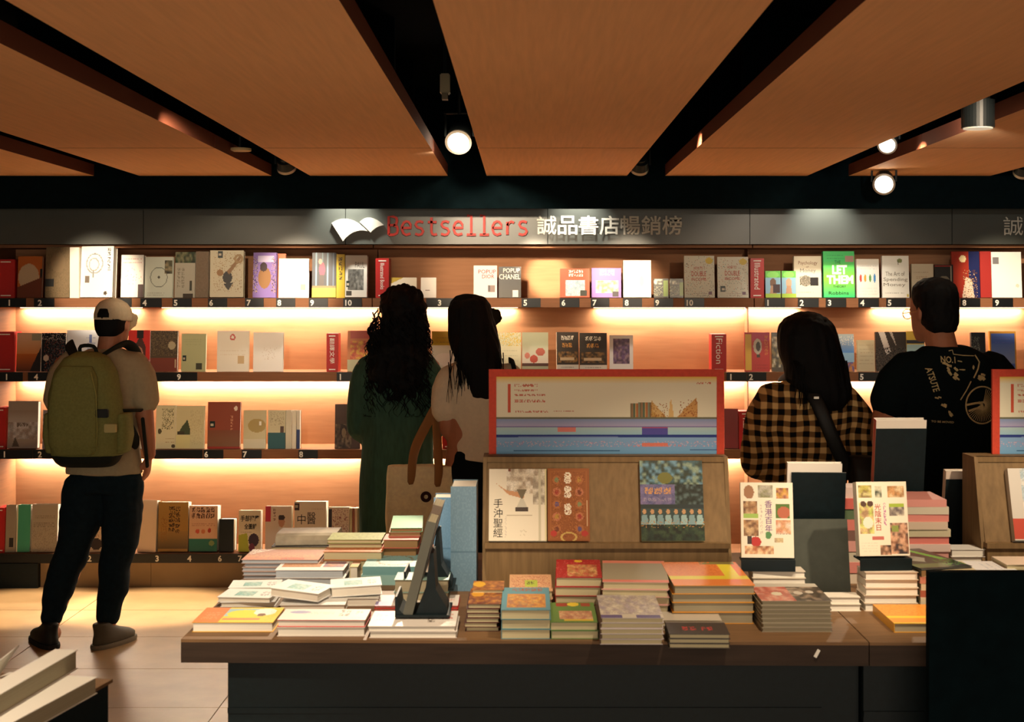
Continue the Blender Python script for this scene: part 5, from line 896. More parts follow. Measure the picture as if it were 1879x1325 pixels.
# ------------------------------------------------------------------ man with the backpack
def man_backpack():
    D = 6.98; t = person(150, D, 0, 'man with a pale cap, grey tee and dark joggers, facing the left shelves')
    hips = (.115, 0, .85)
    hp, HM = head_pieces((.152, .01, 1.575), -12, -4, .98); face_parts(HM, t)
    B = hp+[limb([(.135, -.02, 1.40), (.148, -.012, 1.53)], [.062, .056]), loft([(.11, 0, .82, .15, .10), (.11, 0, .95, .145, .10), (.11, 0, 1.2, .17, .11), (.11, 0, 1.38, .17, .09), (.12, -.01, 1.45, .08, .06)])]
    for s, kn, an in ((-1, (-.035, .03, .47), (-.155, .0, .10)), (1, (.165, .03, .48), (.125, .0, .10))):
        B.append(limb([(.115+s*.085, 0, .85), kn, an, (an[0], an[1]+.06, .05)], [.085, .06, .042, .04]))
    RA = [(.285, -.01, 1.39), (.318, -.03, 1.13), (.325, .03, .93)]; LA = [(-.075, -.01, 1.39), (-.13, .05, 1.12), (-.02, .26, 1.10)]
    B += [limb(RA, [.052, .043, .030]), limb(LA, [.052, .043, .030])]
    B += hand_pieces((.325, .03, .93), (-.12, .06, -1), (-1, .1, 0), 1, .55) + hand_pieces((-.02, .26, 1.10), (1, .3, .05), (0, 0, 1), -1, .6)
    fuse('body', B, SKIN, t, .0065, 3)
    tee = mat('taupe_cotton', (172, 160, 130), .9, .1, .05, 60)
    S = [loft([(.11, .0, .845, .185, .125), (.108, 0, .95, .178, .122), (.105, 0, 1.1, .178, .125), (.105, -.005, 1.25, .19, .13), (.108, -.005, 1.36, .195, .115), (.112, -.008, 1.42, .165, .09), (.125, -.012, 1.46, .085, .065)], 30, 2.3)]
    S += [limb([(.235, -.005, 1.385), (.29, -.01, 1.32), (.318, -.02, 1.19)], [.078, .080, .074]), limb([(-.02, -.005, 1.385), (-.085, .0, 1.32), (-.125, .03, 1.19)], [.078, .083, .076])]
    fuse('t_shirt', S, tee, t, .009, 4, .007, (9, 9, 4), 2)
    J = mat('black_joggers', (22, 36, 44), .9, .1, .15, 40)
    Lg = [loft([(.115, 0, .92, .145, .095), (.115, 0, .86, .16, .108), (.115, 0, .82, .176, .122), (.11, 0, .76, .175, .118)], 28, 2.3),
          limb([(.025, 0, .80), (-.01, .015, .62), (-.05, .02, .47), (-.115, .005, .27), (-.152, 0, .125)], [.108, .102, .086, .072, .052]),
          limb([(.20, 0, .80), (.195, .015, .62), (.175, .02, .47), (.145, .01, .27), (.128, 0, .125)], [.105, .098, .084, .072, .052])]
    fuse('trousers', Lg, J, t, .010, 3, .011, (7, 7, 9), 4)
    sh = mat('dark_shoe', (34, 34, 32), .6, .3); so = mat('grey_sole', (120, 112, 96), .7, .2)
    shoe(t, -.165, -.01, 38, sh, mat('dark_sole', (40, 38, 36), .8, .2)); shoe(t, .13, -.01, -26, mat('brown_grey_shoe', (84, 76, 60), .6, .3), so)
    # short hair and cap
    X = HM
    fuse('hair', [xf(X, loft([(0, -.05, .055, .045, .05), (0, -.03, .09, .072, .075), (0, -.02, .14, .080, .088), (0, -.015, .18, .078, .09), (0, -.01, .215, .05, .07)], 22))], HAIR, t, .008, 3)
    capm = mat('pale_cap_cotton', (196, 182, 154), .9, .1, .06, 80)
    cap = fuse('cap', [xf(X, loft([(0, .0, .135, .088, .112), (0, -.002, .165, .089, .112), (0, -.004, .20, .082, .102), (0, -.006, .228, .062, .08), (0, -.006, .245, .034, .045), (0, -.006, .251, .012, .014)], 28, 2.1)), xf(X, limb([(0, .09, .135), (0, .15, .128), (0, .18, .12)], [.075, .072, .05], 18, 4, .13))], capm, t, .006, 3)
    raw([xf(X, ball((0, -.006, .253), .008))]).build('button', capm, cap)
    # opening of the cap above the strap, showing dark hair
    raw([xf(X, (lambda q: ([Vector((a, b, c)) for a, b, c in q[0]], q[1]))(loft([(0, -.096, .142, .034, .02), (0, -.097, .165, .034, .02), (0, -.093, .19, .028, .016), (0, -.086, .203, .014, .012)], 16, 2.6)))]).build('cap_opening', HAIR, cap, True)
    raw([xf(X, loft([(0, -.104, .137, .05, .012), (0, -.104, .147, .05, .012)], 18))]).build('cap_strap', capm, cap)
    # ---- backpack, worn but a thing of its own
    olive = mat('olive_pack_cloth', (124, 126, 72), .8, .2, .10, 90, .1); dol = mat('dark_pack_cloth', (24, 30, 26), .8, .2); wz = mat('pack_buckle', (18, 22, 22), .5, .3)
    b = empty('backpack', (XX(150, D)+.075, D, 0), label='olive green backpack with dark base worn by the man in the cap', cat='backpack')
    y0 = -.20
    fuse('main_bag', [loft([(.02, y0-.01, .92, .135, .075), (.02, y0-.02, .96, .165, .10), (.015, y0-.02, 1.1, .178, .108), (.01, y0-.02, 1.25, .168, .105), (.01, y0-.01, 1.36, .145, .09), (.01, y0, 1.425, .105, .065), (.01, y0+.01, 1.45, .05, .03)], 30, 2.8)], olive, b, .009, 4, .004, (12, 12, 6), 5)
    fuse('front_pocket', [loft([(-.01, y0-.10, .965, .10, .03), (-.015, y0-.115, 1.02, .118, .038), (-.015, y0-.115, 1.2, .118, .036), (-.01, y0-.10, 1.33, .105, .03), (-.01, y0-.085, 1.385, .075, .022)], 24, 2.8)], olive, b, .008, 3, .003, (12, 12, 6), 6)
    for s in (-1, 1): fuse('side_pocket', [loft([(.02+s*.165, y0-.0, .97, .028, .07), (.02+s*.175, y0, 1.05, .034, .08), (.02+s*.17, y0, 1.16, .03, .075)], 18, 2.6)], olive, b, .008, 3)
    fuse('base_panel', [loft([(.02, y0-.015, .905, .12, .07), (.02, y0-.02, .925, .145, .09), (.02, y0-.02, .962, .168, .108)], 28, 2.8)], dol, b, .008, 2)
    zp = MB(); zp.cyl((0, 0, 0), (0, 0, .0001), .0001, 3); pts = []
    strand_mesh('zip', [([(.075, y0-.148, 1.36), (.10, y0-.146, 1.25), (.105, y0-.15, 1.1), (.10, y0-.14, .99), (.06, y0-.14, .965)], .0035)], b, mat('pack_zip', (150, 150, 84), .6, .3), 6)
    for s, sx in ((-1, -.095), (1, .125)):
        raw([limb([(sx*.6, y0+.03, 1.43), (sx*.9+s*.02, -.09, 1.475), (sx+s*.035, -.02, 1.478), (sx+s*.05, .07, 1.42), (sx+s*.05, .14, 1.28)], [.024, .028, .028, .028, .024], 10, 4, .35)]).build('shoulder_strap', dol, b, True)
        raw([limb([(.02+s*.15, y0-.02, 1.17), (.02+s*.205, y0+.06, 1.165), (.02+s*.22, y0+.12, 1.16)], [.012, .012, .012], 8, 3, .4)]).build('compression_strap', dol, b, True)
        raw([limb([(.02+s*.17, y0+.05, 1.10), (.02+s*.185, y0+.12, 1.02), (.02+s*.18, y0+.16, .98)], [.028, .03, .02], 10, 3, .6)]).build('hip_pad', dol, b, True)
    raw([limb([(.245, y0+.12, 1.12), (.25, -.06, 1.02), (.25, -.01, .88)], [.010, .010, .010], 8, 3, .4)]).build('loose_strap', dol, b, True)
    raw([limb([(-.03, y0+.03, 1.44), (-.02, y0+.01, 1.475), (.04, y0+.01, 1.475), (.05, y0+.03, 1.44)], [.009]*4, 8)]).build('grab_handle', dol, b, True)
    MB().box(.09, y0-.135, 1.145, .15, y0-.11, 1.185).build('buckle', wz, b, bevel=.004); MB().box(.13, y0-.128, 1.075, .185, y0-.098, 1.115).build('label_patch', mat('pale_patch', (186, 176, 120), .7, .2), b, bevel=.003)
man_backpack()
# ------------------------------------------------------------------ woman with curly hair
def woman_coat():
    D = 7.15; t = person(730, D, 0, 'woman with long black curly hair in a dark green long coat')
    hc = (.02, .02, 1.625); hp, HM = head_pieces(hc, 14, -10, .96); face_parts(HM, t)
    B = hp+[limb([(.0, -.01, 1.42), (.012, 0, 1.56)], [.055, .048]), loft([(0, 0, .85, .155, .105), (0, 0, 1.0, .135, .095), (0, 0, 1.25, .15, .10), (0, 0, 1.38, .15, .085), (0, -.01, 1.45, .07, .05)])]
    for s in (-1, 1): B.append(limb([(s*.08, 0, .85), (s*.075, .02, .47), (s*.075, 0, .09), (s*.08, .07, .045)], [.085, .055, .038, .036]))
    B += [limb([(-.165, 0, 1.37), (-.20, .03, 1.10), (-.09, .25, 1.12)], [.045, .037, .026]), limb([(.165, 0, 1.37), (.205, .03, 1.10), (.12, .26, 1.14)], [.045, .037, .026])]
    B += hand_pieces((-.09, .25, 1.12), (.5, .8, .1), (0, 0, 1), -1, .6, .92)+hand_pieces((.12, .26, 1.14), (-.3, .9, .1), (0, 0, 1), 1, .6, .92)
    fuse('body', B, SKIN, t, .0065, 3)
    coat = mat('dark_green_wool', (58, 90, 76), .85, .15, .16, 30, .1, 0, (2, 2, .5))
    S = [loft([(-.02, .0, .30, .165, .12), (-.02, .0, .45, .18, .13), (-.012, .0, .62, .186, .145), (-.006, 0, .8, .185, .15), (-.006, 0, 1.0, .178, .145), (-.004, -.005, 1.2, .175, .13), (0, -.01, 1.34, .172, .112), (0, -.012, 1.41, .145, .09), (.005, -.012, 1.455, .075, .062)], 40, 2.4)]
    S += [limb([(.125, -.005, 1.375), (.172, .0, 1.28), (.196, .0, 1.16), (.196, .02, 1.08), (.165, .14, 1.10), (.13, .23, 1.13)], [.072, .072, .070, .07, .06, .05]), limb([(-.125, -.005, 1.375), (-.172, 0, 1.26), (-.190, .0, 1.12), (-.18, .03, 1.04), (-.13, .15, 1.08), (-.10, .22, 1.11)], [.072, .074, .074, .074, .062, .05])]
    fuse('coat', S, coat, t, .010, 4, .021, (8, 8, 1.4), 3)
    shm = mat('black_boot', (26, 28, 28), .5, .3); shoe(t, -.08, -.02, 5, shm, shm, .88); shoe(t, .08, -.02, -5, shm, shm, .88)
    Hh = [xf(HM, loft([(0, -.01, .235+.03, .035, .04), (0, -.014, .248, .075, .085), (0, -.02, .215, .105, .112), (0, -.03, .15, .118, .115), (0, -.045, .08, .124, .105), (0, -.05, .0, .132, .10)], 28, 2.1)),
          loft([(.018, -.045, 1.52, .128, .095), (.008, -.07, 1.42, .142, .085), (.002, -.085, 1.33, .136, .07), (.005, -.09, 1.25, .115, .05), (.01, -.09, 1.19, .07, .03)], 28, 2.2)]
    fuse('hair', Hh, HAIR, t, .010, 2, .022, (26, 26, 16), 7)
    R = random.Random(3); st = []
    for i in range(260):
        a = R.uniform(-.1, math.pi+.1); z0 = R.uniform(1.26, 1.66); f_ = min(1, (1.78-z0)/.25); rx = .105+.035*min(1, f_)
        x0, y0 = .012-rx*math.cos(a), -.05-.085*math.sin(a); L = R.uniform(.10, .26); ph = R.uniform(0, 6.3); am = R.uniform(.008, .018); pts = []
        for k in range(12):
            q = k/11; pts.append((x0+am*math.cos(ph+q*L*75)-.03*q*(math.cos(a)), y0+am*math.sin(ph+q*L*75)-.01*q, max(1.12, z0-L*q)))
        st.append((pts, .0042))
    strand_mesh('hair_curls', st, t, None, 4)
    # canvas tote on her right elbow
    can = mat('natural_canvas', (250, 236, 190), .9, .1, .08, 60, .1); hd = mat('tan_handle', (160, 118, 74), .85, .15)
    D2 = 6.80; tb = empty('tote_bag', (XX(773, D2), D2, 0), label='beige canvas tote bag hanging from the green coat woman elbow', cat='bag')
    zt, zb = ZZ(853, D2), ZZ(995, D2); w2 = .168
    rings = []
    for z, rx, ry, dx in ((zb, w2*.97, .035, -.004), (zb+.03, w2*1.0, .055, -.004), ((zb+zt)/2, w2*1.0, .06, -.002), (zt-.04, w2*.99, .05, .0), (zt, w2*.98, .035, .004)):
        rings.append((dx, 0, z, rx, ry))
    fuse('bag_body', [loft(rings, 32, 3.2)], can, tb, .008, 3, .009, (10, 10, 5), 8)
    ring = MB(); n = 20; ring.add([(.012+.0155+.026*math.cos(2*math.pi*i/n)*q, -.070-.002*q, ZZ(908, D2)+.026*math.sin(2*math.pi*i/n)*q) for q in (1, .38) for i in range(n)], [(i, (i+1) % n, n+(i+1) % n, n+i) for i in range(n)]); ring.build('ring_print', mat('dark_print', (60, 40, 38), .8, .1), tb)
    ex, ez = XX(800, D2)-tb.location.x, ZZ(752, D2)
    for (xa, xb2, yy) in ((-.062, .058, -.045), (.055, .09, .04)):
        pass
    bx = lambda px: XX(px, D2)-tb.location.x
    raw([limb([(bx(757), -.058, ZZ(880, D2)), (bx(758), -.056, ZZ(850, D2)), (bx(762), .02, ZZ(822, D2)), (bx(776), .12, ZZ(790, D2)), (ex, .22, ez+.015), (ex+.02, .27, ez), (bx(812), .2, ZZ(800, D2))], [.026]*7, 10, 5, .2)]).build('handle', hd, tb, True)
    raw([limb([(bx(806), -.055, ZZ(884, D2)), (bx(806), -.054, ZZ(850, D2)), (bx(803), .0, ZZ(815, D2)), (bx(799), .08, ZZ(775, D2)), (ex, .18, ez+.03), (ex-.005, .26, ez+.01)], [.027]*6, 10, 5, .2)]).build('handle', hd, tb, True)
woman_coat()
# ------------------------------------------------------------------ woman with the black cap
def woman_cap():
    D = 6.85; k = D/F; t = person(870, D, 0, 'woman with long straight black hair under a black cap, cream tee')
    def lx(px): return (px-870)*k
    def lz(py): return ZZ(py, D)
    hc = (lx(862), .02, lz(592)); hp, HM = head_pieces(hc, -38, -6, .97); face_parts(HM, t)
    B = hp+[limb([(lx(870), -.01, 1.38), (lx(865), .0, 1.53)], [.055, .048]), loft([(.0, 0, .82, .15, .105), (.005, 0, 1.0, .135, .095), (.02, 0, 1.2, .155, .10), (.03, 0, 1.34, .155, .085), (.02, -.01, 1.42, .07, .05)])]
    for s in (-1, 1): B.append(limb([(s*.08, 0, .83), (s*.075, .02, .46), (s*.075, 0, .09), (s*.08, .07, .045)], [.085, .055, .038, .036]))
    LA = [(lx(820), .0, 1.33), (lx(822), -.02, 1.10), (lx(840), .03, 1.045), (lx(905), .2, 1.10)]; RA = [(.19, 0, 1.33), (.225, .05, 1.06), (.12, .26, 1.12)]
    B += [limb(LA, [.046, .044, .040, .027]), limb(RA, [.045, .038, .027])]
    B += hand_pieces(LA[-1], (.5, .8, .1), (0, 0, 1), -1, .6, .92)+hand_pieces(RA[-1], (-.3, .9, .1), (0, 0, 1), 1, .6, .92)
    fuse('body', B, SKIN, t, .0065, 3)
    tee = mat('cream_cotton', (226, 214, 188), .9, .1, .04, 60)
    S = [loft([(lx(893), 0, lz(842), .165, .125), (lx(891), 0, lz(800), .158, .122), (lx(890), 0, 1.1, .165, .12), (lx(886), -.005, 1.22, .19, .122), (lx(884), -.008, 1.32, .19, .11), (lx(880), -.01, 1.375, .15, .085), (lx(872), -.01, 1.415, .075, .06)], 32, 2.4)]
    S += [limb([(lx(835), 0, 1.335), (lx(822), -.005, 1.26), (lx(821), -.015, 1.155)], [.07, .078, .074]), limb([(lx(930), 0, 1.335), (lx(952), .02, 1.26), (lx(958), .04, 1.16)], [.07, .076, .072])]
    fuse('t_shirt', S, tee, t, .009, 4, .010, (8, 8, 6), 11)
    fuse('trousers', [loft([(lx(880), 0, .98, .145, .105), (lx(880), 0, .86, .165, .12), (lx(880), 0, .76, .165, .115)], 26), limb([(lx(850), 0, .8), (lx(848), .02, .47), (lx(848), 0, .1)], [.098, .08, .075]), limb([(lx(908), 0, .8), (lx(905), .02, .47), (lx(905), 0, .1)], [.098, .08, .075])], mat('black_trousers', (16, 22, 24), .9, .1), t, .011, 3, .008, (8, 8, 6), 12)
    shm = mat('white_shoe', (190, 186, 178), .6, .3); shoe(t, lx(848), -.02, 5, shm, shm, .88); shoe(t, lx(905), -.02, -5, shm, shm, .88)
    Hh = [loft([(lx(c_), y_, lz(p_), w_*k, d_) for p_, c_, w_, y_, d_ in ((541, 862, 10, .01, .03), (545, 862, 24, .008, .06), (553, 862, 34, .004, .09), (565, 862, 39, .0, .105), (585, 864, 41, -.006, .108), (613, 868, 45, -.02, .105), (640, 874, 46, -.05, .095), (665, 880, 40, -.085, .065), (690, 887, 31, -.11, .04), (712, 890, 27, -.12, .026), (724, 891, 23, -.122, .018), (729, 891, 16, -.122, .01))], 28, 2.2)]
    fuse('hair', Hh, HAIR, t, .008, 3, .006, (40, 40, 3), 5)
    R = random.Random(5); st = []
    for i in range(46):
        x0 = R.uniform(825, 925); zz = R.uniform(640, 670); sp_ = R.choice([1, 1, .8]); e = R.uniform(700, 740)
        xe = x0+R.uniform(-4, 10)+(8 if x0 > 870 else -2)
        st.append(([(lx(x0+(xe-x0)*q+2*math.sin(q*5+i)), -.10-.025*math.sin(q*3), lz(zz+(e-zz)*q)) for q in [j/7 for j in range(8)]], .0034))
    for i in range(22):
        x0 = R.uniform(838, 856); e = R.uniform(700, 728); xe = x0+R.uniform(6, 24)*.5
        st.append(([(lx(x0+(xe-x0)*q), -.105-.03*math.sin(q*3), lz(640+(e-640)*q)) for q in [j/7 for j in range(8)]], .0036))
    strand_mesh('hair_ends', st, t, None, 4)
    cm = mat('black_cap_cotton', (20, 24, 26), .85, .1)
    fuse('cap', [xf(HM, loft([(0, .0, .150, .098, .118), (0, -.002, .18, .099, .12), (0, -.004, .215, .09, .11), (0, -.006, .243, .068, .085), (0, -.006, .258, .03, .04)], 28, 2.1)), xf(HM, limb([(0, .09, .152), (0, .16, .15), (0, .195, .142)], [.075, .072, .05], 18, 4, .14))], cm, t, .006, 3)
    # shoulder bag strap over the right shoulder
    sb = empty('shoulder_bag', (XX(870, D), D, 0), label='black shoulder bag strap over the cream tee right shoulder', cat='bag')
    raw([limb([(lx(948), -.13, 1.12), (lx(951), -.135, 1.24), (lx(946), -.11, 1.34), (lx(940), -.05, 1.405), (lx(938), .04, 1.40), (lx(942), .11, 1.30)], [.016]*6, 10, 5, .25)]).build('strap', cm, sb, True)
    fuse('bag_body', [loft([(lx(985), -.02, .82, .05, .11), (lx(985), -.02, .95, .06, .12), (lx(980), -.02, 1.02, .05, .11)], 20, 3)], cm, sb, .01, 3)
woman_cap()
# ------------------------------------------------------------------ woman in the plaid shirt
def plaid_mat():
    m = bpy.data.materials.new('plaid_flannel'); m.use_nodes = True; nt = m.node_tree; b = nt.nodes['Principled BSDF']; b.inputs['Roughness'].default_value = .9; b.inputs['Specular IOR Level'].default_value = .1
    tc = nt.nodes.new('ShaderNodeTexCoord'); no = nt.nodes.new('ShaderNodeTexNoise'); no.inputs['Scale'].default_value = 5; mx = nt.nodes.new('ShaderNodeVectorMath'); mx.operation = 'MULTIPLY_ADD'; mx.inputs[1].default_value = (.05, .05, .05)
    nt.links.new(tc.outputs['Object'], no.inputs[0]); nt.links.new(no.outputs['Color'], mx.inputs[0]); nt.links.new(tc.outputs['Object'], mx.inputs[2])
    sx = nt.nodes.new('ShaderNodeSeparateXYZ'); nt.links.new(mx.outputs[0], sx.inputs[0]); outs = []
    for ch in ('X', 'Z'):
        a = nt.nodes.new('ShaderNodeMath'); a.operation = 'MULTIPLY'; a.inputs[1].default_value = 2*math.pi/.046; nt.links.new(sx.outputs[ch], a.inputs[0])
        s = nt.nodes.new('ShaderNodeMath'); s.operation = 'SINE'; nt.links.new(a.outputs[0], s.inputs[0])
        g = nt.nodes.new('ShaderNodeMapRange'); g.inputs[1].default_value = -.25; g.inputs[2].default_value = .25; g.inputs[3].default_value = 0; g.inputs[4].default_value = .5; nt.links.new(s.outputs[0], g.inputs[0]); outs.append(g)
    ad = nt.nodes.new('ShaderNodeMath'); nt.links.new(outs[0].outputs[0], ad.inputs[0]); nt.links.new(outs[1].outputs[0], ad.inputs[1])
    r = nt.nodes.new('ShaderNodeValToRGB'); E = r.color_ramp.elements
    E[0].position = .1; E[0].color = (*s2l((24, 24, 26)), 1); E[1].position = .95; E[1].color = (*s2l((236, 204, 140)), 1); e = E.new(.5); e.color = (*s2l((140, 108, 68)), 1)
    nt.links.new(ad.outputs[0], r.inputs[0]); nt.links.new(r.outputs[0], b.inputs['Base Color']); return m
def woman_plaid():
    D = 5.85; k = D/F; t = person(1485, D, 0, 'woman with long black hair in a yellow black plaid shirt')
    lx = lambda px: (px-1485)*k; lz = lambda py: ZZ(py, D)
    hp, HM = head_pieces((lx(1482), .02, 1.505), 18, -8, .98); face_parts(HM, t)
    B = hp+[limb([(0, -.01, 1.30), (lx(1482), 0, 1.45)], [.055, .048]), loft([(0, 0, .80, .155, .105), (0, 0, .95, .14, .095), (0, 0, 1.15, .155, .10), (0, 0, 1.28, .155, .085), (0, -.01, 1.35, .07, .05)])]
    for s in (-1, 1): B.append(limb([(s*.08, 0, .82), (s*.075, .02, .46), (s*.075, 0, .09), (s*.08, .07, .045)], [.09, .058, .040, .037]))
    B += [limb([(-.175, 0, 1.27), (-.215, .0, 1.05), (-.10, .22, 1.06)], [.047, .040, .028]), limb([(.175, 0, 1.27), (.225, .02, 1.03), (.14, .24, 1.04)], [.047, .040, .028])]
    B += hand_pieces((-.10, .22, 1.06), (.5, .8, .1), (0, 0, 1), -1, .6, .92)+hand_pieces((.14, .24, 1.04), (-.3, .9, .1), (0, 0, 1), 1, .6, .92)
    fuse('body', B, SKIN, t, .0065, 3)
    S = [loft([(lx(1478), 0, lz(893), .165, .12), (lx(1480), 0, lz(860), .172, .13), (lx(1484), 0, 1.08, .185, .135), (lx(1484), 0, 1.2, .19, .13), (lx(1484), -.008, 1.30, .175, .11), (lx(1484), -.01, 1.345, .14, .085), (lx(1484), -.01, 1.375, .07, .06)], 34, 2.4)]
    S += [limb([(lx(1430), 0, 1.29), (lx(1408), 0, 1.21), (lx(1396), -.01, 1.10), (lx(1398), .03, 1.035), (lx(1430), .17, 1.06)], [.082, .088, .088, .078, .05]), limb([(lx(1538), 0, 1.29), (lx(1562), 0, 1.21), (lx(1578), 0, 1.09), (lx(1576), .04, 1.025), (lx(1552), .19, 1.04)], [.082, .086, .084, .074, .05])]
    fuse('plaid_shirt', S, plaid_mat(), t, .009, 4, .014, (9, 9, 5), 9)
    dk = mat('dark_trousers', (20, 28, 32), .9, .1)
    fuse('trousers', [loft([(lx(1478), 0, .97, .14, .10), (0, 0, .86, .17, .12), (0, 0, .74, .17, .115)], 26), limb([(-.085, 0, .8), (-.08, .02, .47), (-.08, 0, .1)], [.1, .085, .08]), limb([(.085, 0, .8), (.08, .02, .47), (.08, 0, .1)], [.1, .085, .08])], dk, t, .011, 3, .008, (8, 8, 6), 12)
    shm = mat('white_shoe', (190, 186, 178), .6, .3); shoe(t, -.08, -.02, 5, shm, shm, .88); shoe(t, .08, -.02, -5, shm, shm, .88)
    Hh = [loft([(lx(c_), y_, lz(p_), w_*k, d_) for p_, c_, w_, y_, d_ in ((572, 1480, 9, .01, .03), (576, 1480, 22, .008, .06), (584, 1480, 38, .006, .085), (596, 1480, 50, .002, .105), (615, 1481, 55, -.004, .115), (640, 1484, 57, -.012, .115), (667, 1491, 57, -.03, .105), (694, 1494, 58, -.055, .095), (712, 1504, 50, -.085, .07), (728, 1515, 36, -.105, .045), (742, 1520, 20, -.115, .025), (750, 1520, 10, -.118, .012))], 30, 2.2)]
    fuse('hair', Hh, HAIR, t, .008, 3, .006, (40, 40, 3), 4)
    R = random.Random(8); st = []
    for i in range(60):
        x0 = R.uniform(1445, 1542); e = R.uniform(725, 752)+ (x0-1490)*.08
        st.append(([(lx(x0+4*q+2*math.sin(q*4+i)), -.11-.03*math.sin(q*3), lz(660+(e-660)*q)) for q in [j/6 for j in range(7)]], .0034))
    strand_mesh('hair_ends', st, t, None, 4)
    bk = mat('black_bag_leather', (16, 20, 22), .5, .35)
    b = empty('crossbody_bag', (XX(1485, D), D, 0), label='black crossbody bag with wide strap on the plaid shirt woman', cat='bag')
    raw([limb([(lx(1440), .06, 1.375), (lx(1455), -.04, 1.385), (lx(1476), -.125, 1.33), (lx(1492), -.165, 1.25), (lx(1510), -.175, 1.15), (lx(1534), -.165, 1.04), (lx(1558), -.16, .97)], [.028]*7, 12, 5, .25)]).build('strap', bk, b, True)
    MB().box(lx(1479), -.160, lz(727), lx(1488), -.150, lz(723)).build('buckle', mat('steel', (190, 186, 176), .35, .5, metal=.8), b)
    fuse('bag_body', [loft([(lx(1572), -.17, lz(905), .055, .045), (lx(1572), -.175, lz(880), .07, .06), (lx(1568), -.17, lz(850), .066, .055), (lx(1562), -.165, lz(828), .05, .04)], 24, 3)], bk, b, .008, 3)
woman_plaid()
# ------------------------------------------------------------------ man in the black tee
def man_black():
    D = 5.65; k = D/F; t = person(1740, D, 0, 'man with short black hair and glasses in a printed black tee')
    lx = lambda px: (px-1740)*k; lz = lambda py: ZZ(py, D)
    hp, HM = head_pieces((lx(1714), .02, lz(573)), 27, -3, 1.0); face_parts(HM, t)
    B = hp+[limb([(lx(1732), -.02, 1.44), (lx(1720), .005, 1.60)], [.064, .058]), loft([(0, 0, .85, .165, .115), (0, 0, 1.0, .155, .11), (0, 0, 1.25, .18, .115), (0, 0, 1.42, .18, .095), (0, -.01, 1.50, .08, .06)])]
    for s in (-1, 1): B.append(limb([(s*.09, 0, .88), (s*.085, .02, .49), (s*.085, 0, .1), (s*.09, .07, .05)], [.095, .063, .045, .042]))
    LA = [(lx(1652), .0, 1.42), (lx(1622), -.03, 1.235), (lx(1618), -.02, 1.14), (lx(1650), .12, 1.17), (lx(1672), .24, 1.24)]; RA = [(lx(1828), 0, 1.42), (.235, .03, 1.14), (.14, .27, 1.2)]
    B += [limb(LA, [.058, .054, .047, .042, .031]), limb(RA, [.056, .046, .031])]
    B += hand_pieces(LA[-1], (.3, .8, .4), (.2, -.3, 1), -1, .6)+hand_pieces(RA[-1], (-.3, .9, .3), (0, 0, 1), 1, .6)
    fuse('body', B, SKIN, t, .0065, 3)
    tee = mat('black_cotton', (14, 24, 27), .92, .08, .10, 60)
    S = [loft([(lx(1742), 0, lz(905), .185, .13), (lx(1742), 0, 1.0, .178, .13), (lx(1742), 0, 1.15, .185, .132), (lx(1742), -.005, 1.3, .20, .132), (lx(1742), -.008, 1.41, .205, .118), (lx(1740), -.01, 1.47, .165, .092), (lx(1733), -.012, 1.515, .085, .07)], 34, 2.4)]
    S += [limb([(lx(1672), 0, 1.43), (lx(1648), -.01, 1.37), (lx(1628), -.025, 1.275)], [.078, .086, .078]), limb([(lx(1812), 0, 1.43), (lx(1834), .0, 1.36), (lx(1846), .01, 1.24)], [.078, .086, .082])]
    sh = fuse('t_shirt', S, tee, t, .009, 4, .007, (8, 8, 5), 21)
    dk = mat('black_trousers_2', (14, 20, 23), .9, .1)
    fuse('trousers', [loft([(0, 0, .98, .165, .115), (0, 0, .88, .178, .125), (0, 0, .76, .178, .12)], 26), limb([(-.09, 0, .82), (-.088, .02, .49), (-.088, 0, .1)], [.105, .09, .08]), limb([(.09, 0, .82), (.088, .02, .49), (.088, 0, .1)], [.105, .09, .08])], dk, t, .011, 3, .008, (8, 8, 6), 13)
    shm = mat('dark_shoe_2', (30, 32, 32), .6, .3); shoe(t, -.09, -.02, 8, shm, shm); shoe(t, .09, -.02, -8, shm, shm)
    hm = fuse('hair', [xf(HM, loft([(0, -.055, .035, .05, .045), (0, -.04, .07, .070, .068), (0, -.03, .11, .080, .080), (0, -.022, .15, .084, .090), (0, -.016, .185, .086, .096), (0, -.012, .22, .077, .090), (0, -.010, .243, .056, .068), (0, -.008, .255, .025, .03)], 26, 2.1))], HAIR, t, .007, 3, .004, (45, 45, 30), 5)
    gl = MB()
    for s in (-1, 1):
        for i in range(18): a, b2 = 2*math.pi*i/18, 2*math.pi*(i+1)/18; gl.cyl(HM @ Vector((s*.034+.024*math.cos(a), .108, .115+.02*math.sin(a))), HM @ Vector((s*.034+.024*math.cos(b2), .108, .115+.02*math.sin(b2))), .0016, 6, cap=False)
        gl.cyl(HM @ Vector((s*.058, .106, .118)), HM @ Vector((s*.082, .0, .122)), .0018, 6)
    gl.cyl(HM @ Vector((-.011, .108, .12)), HM @ Vector((.011, .108, .12)), .0016, 6); gl.build('eyeglasses', mat('gold_wire', (190, 150, 96), .3, .5, metal=.8), t)
    # faded bicycle print on the back, laid onto the shirt
    pr = mat('faded_print', (206, 194, 146), .85, .1, .2, 80); bv = BVHTree.FromPolygons([v.co for v in sh.data.vertices], [p.vertices for p in sh.data.polygons])
    fc = D*1.0
    def lay(name, mb, parent=None):
        me = mb.mesh(name); bm = bmesh.new(); bm.from_mesh(me)
        bmesh.ops.subdivide_edges(bm, edges=[e for e in bm.edges if e.calc_length() > .02], cuts=2)
        for v in bm.verts:
            h = bv.ray_cast(Vector((v.co.x, -1, v.co.z)), Vector((0, 1, 0)))
            v.co.y = (h[0].y if h[0] else -.1)-.0025-(.001 if v.co.y < 0 else 0)
        bm.to_mesh(me); bm.free(); return link(name, me, pr, parent or t)
    kk = (D-.13)/F
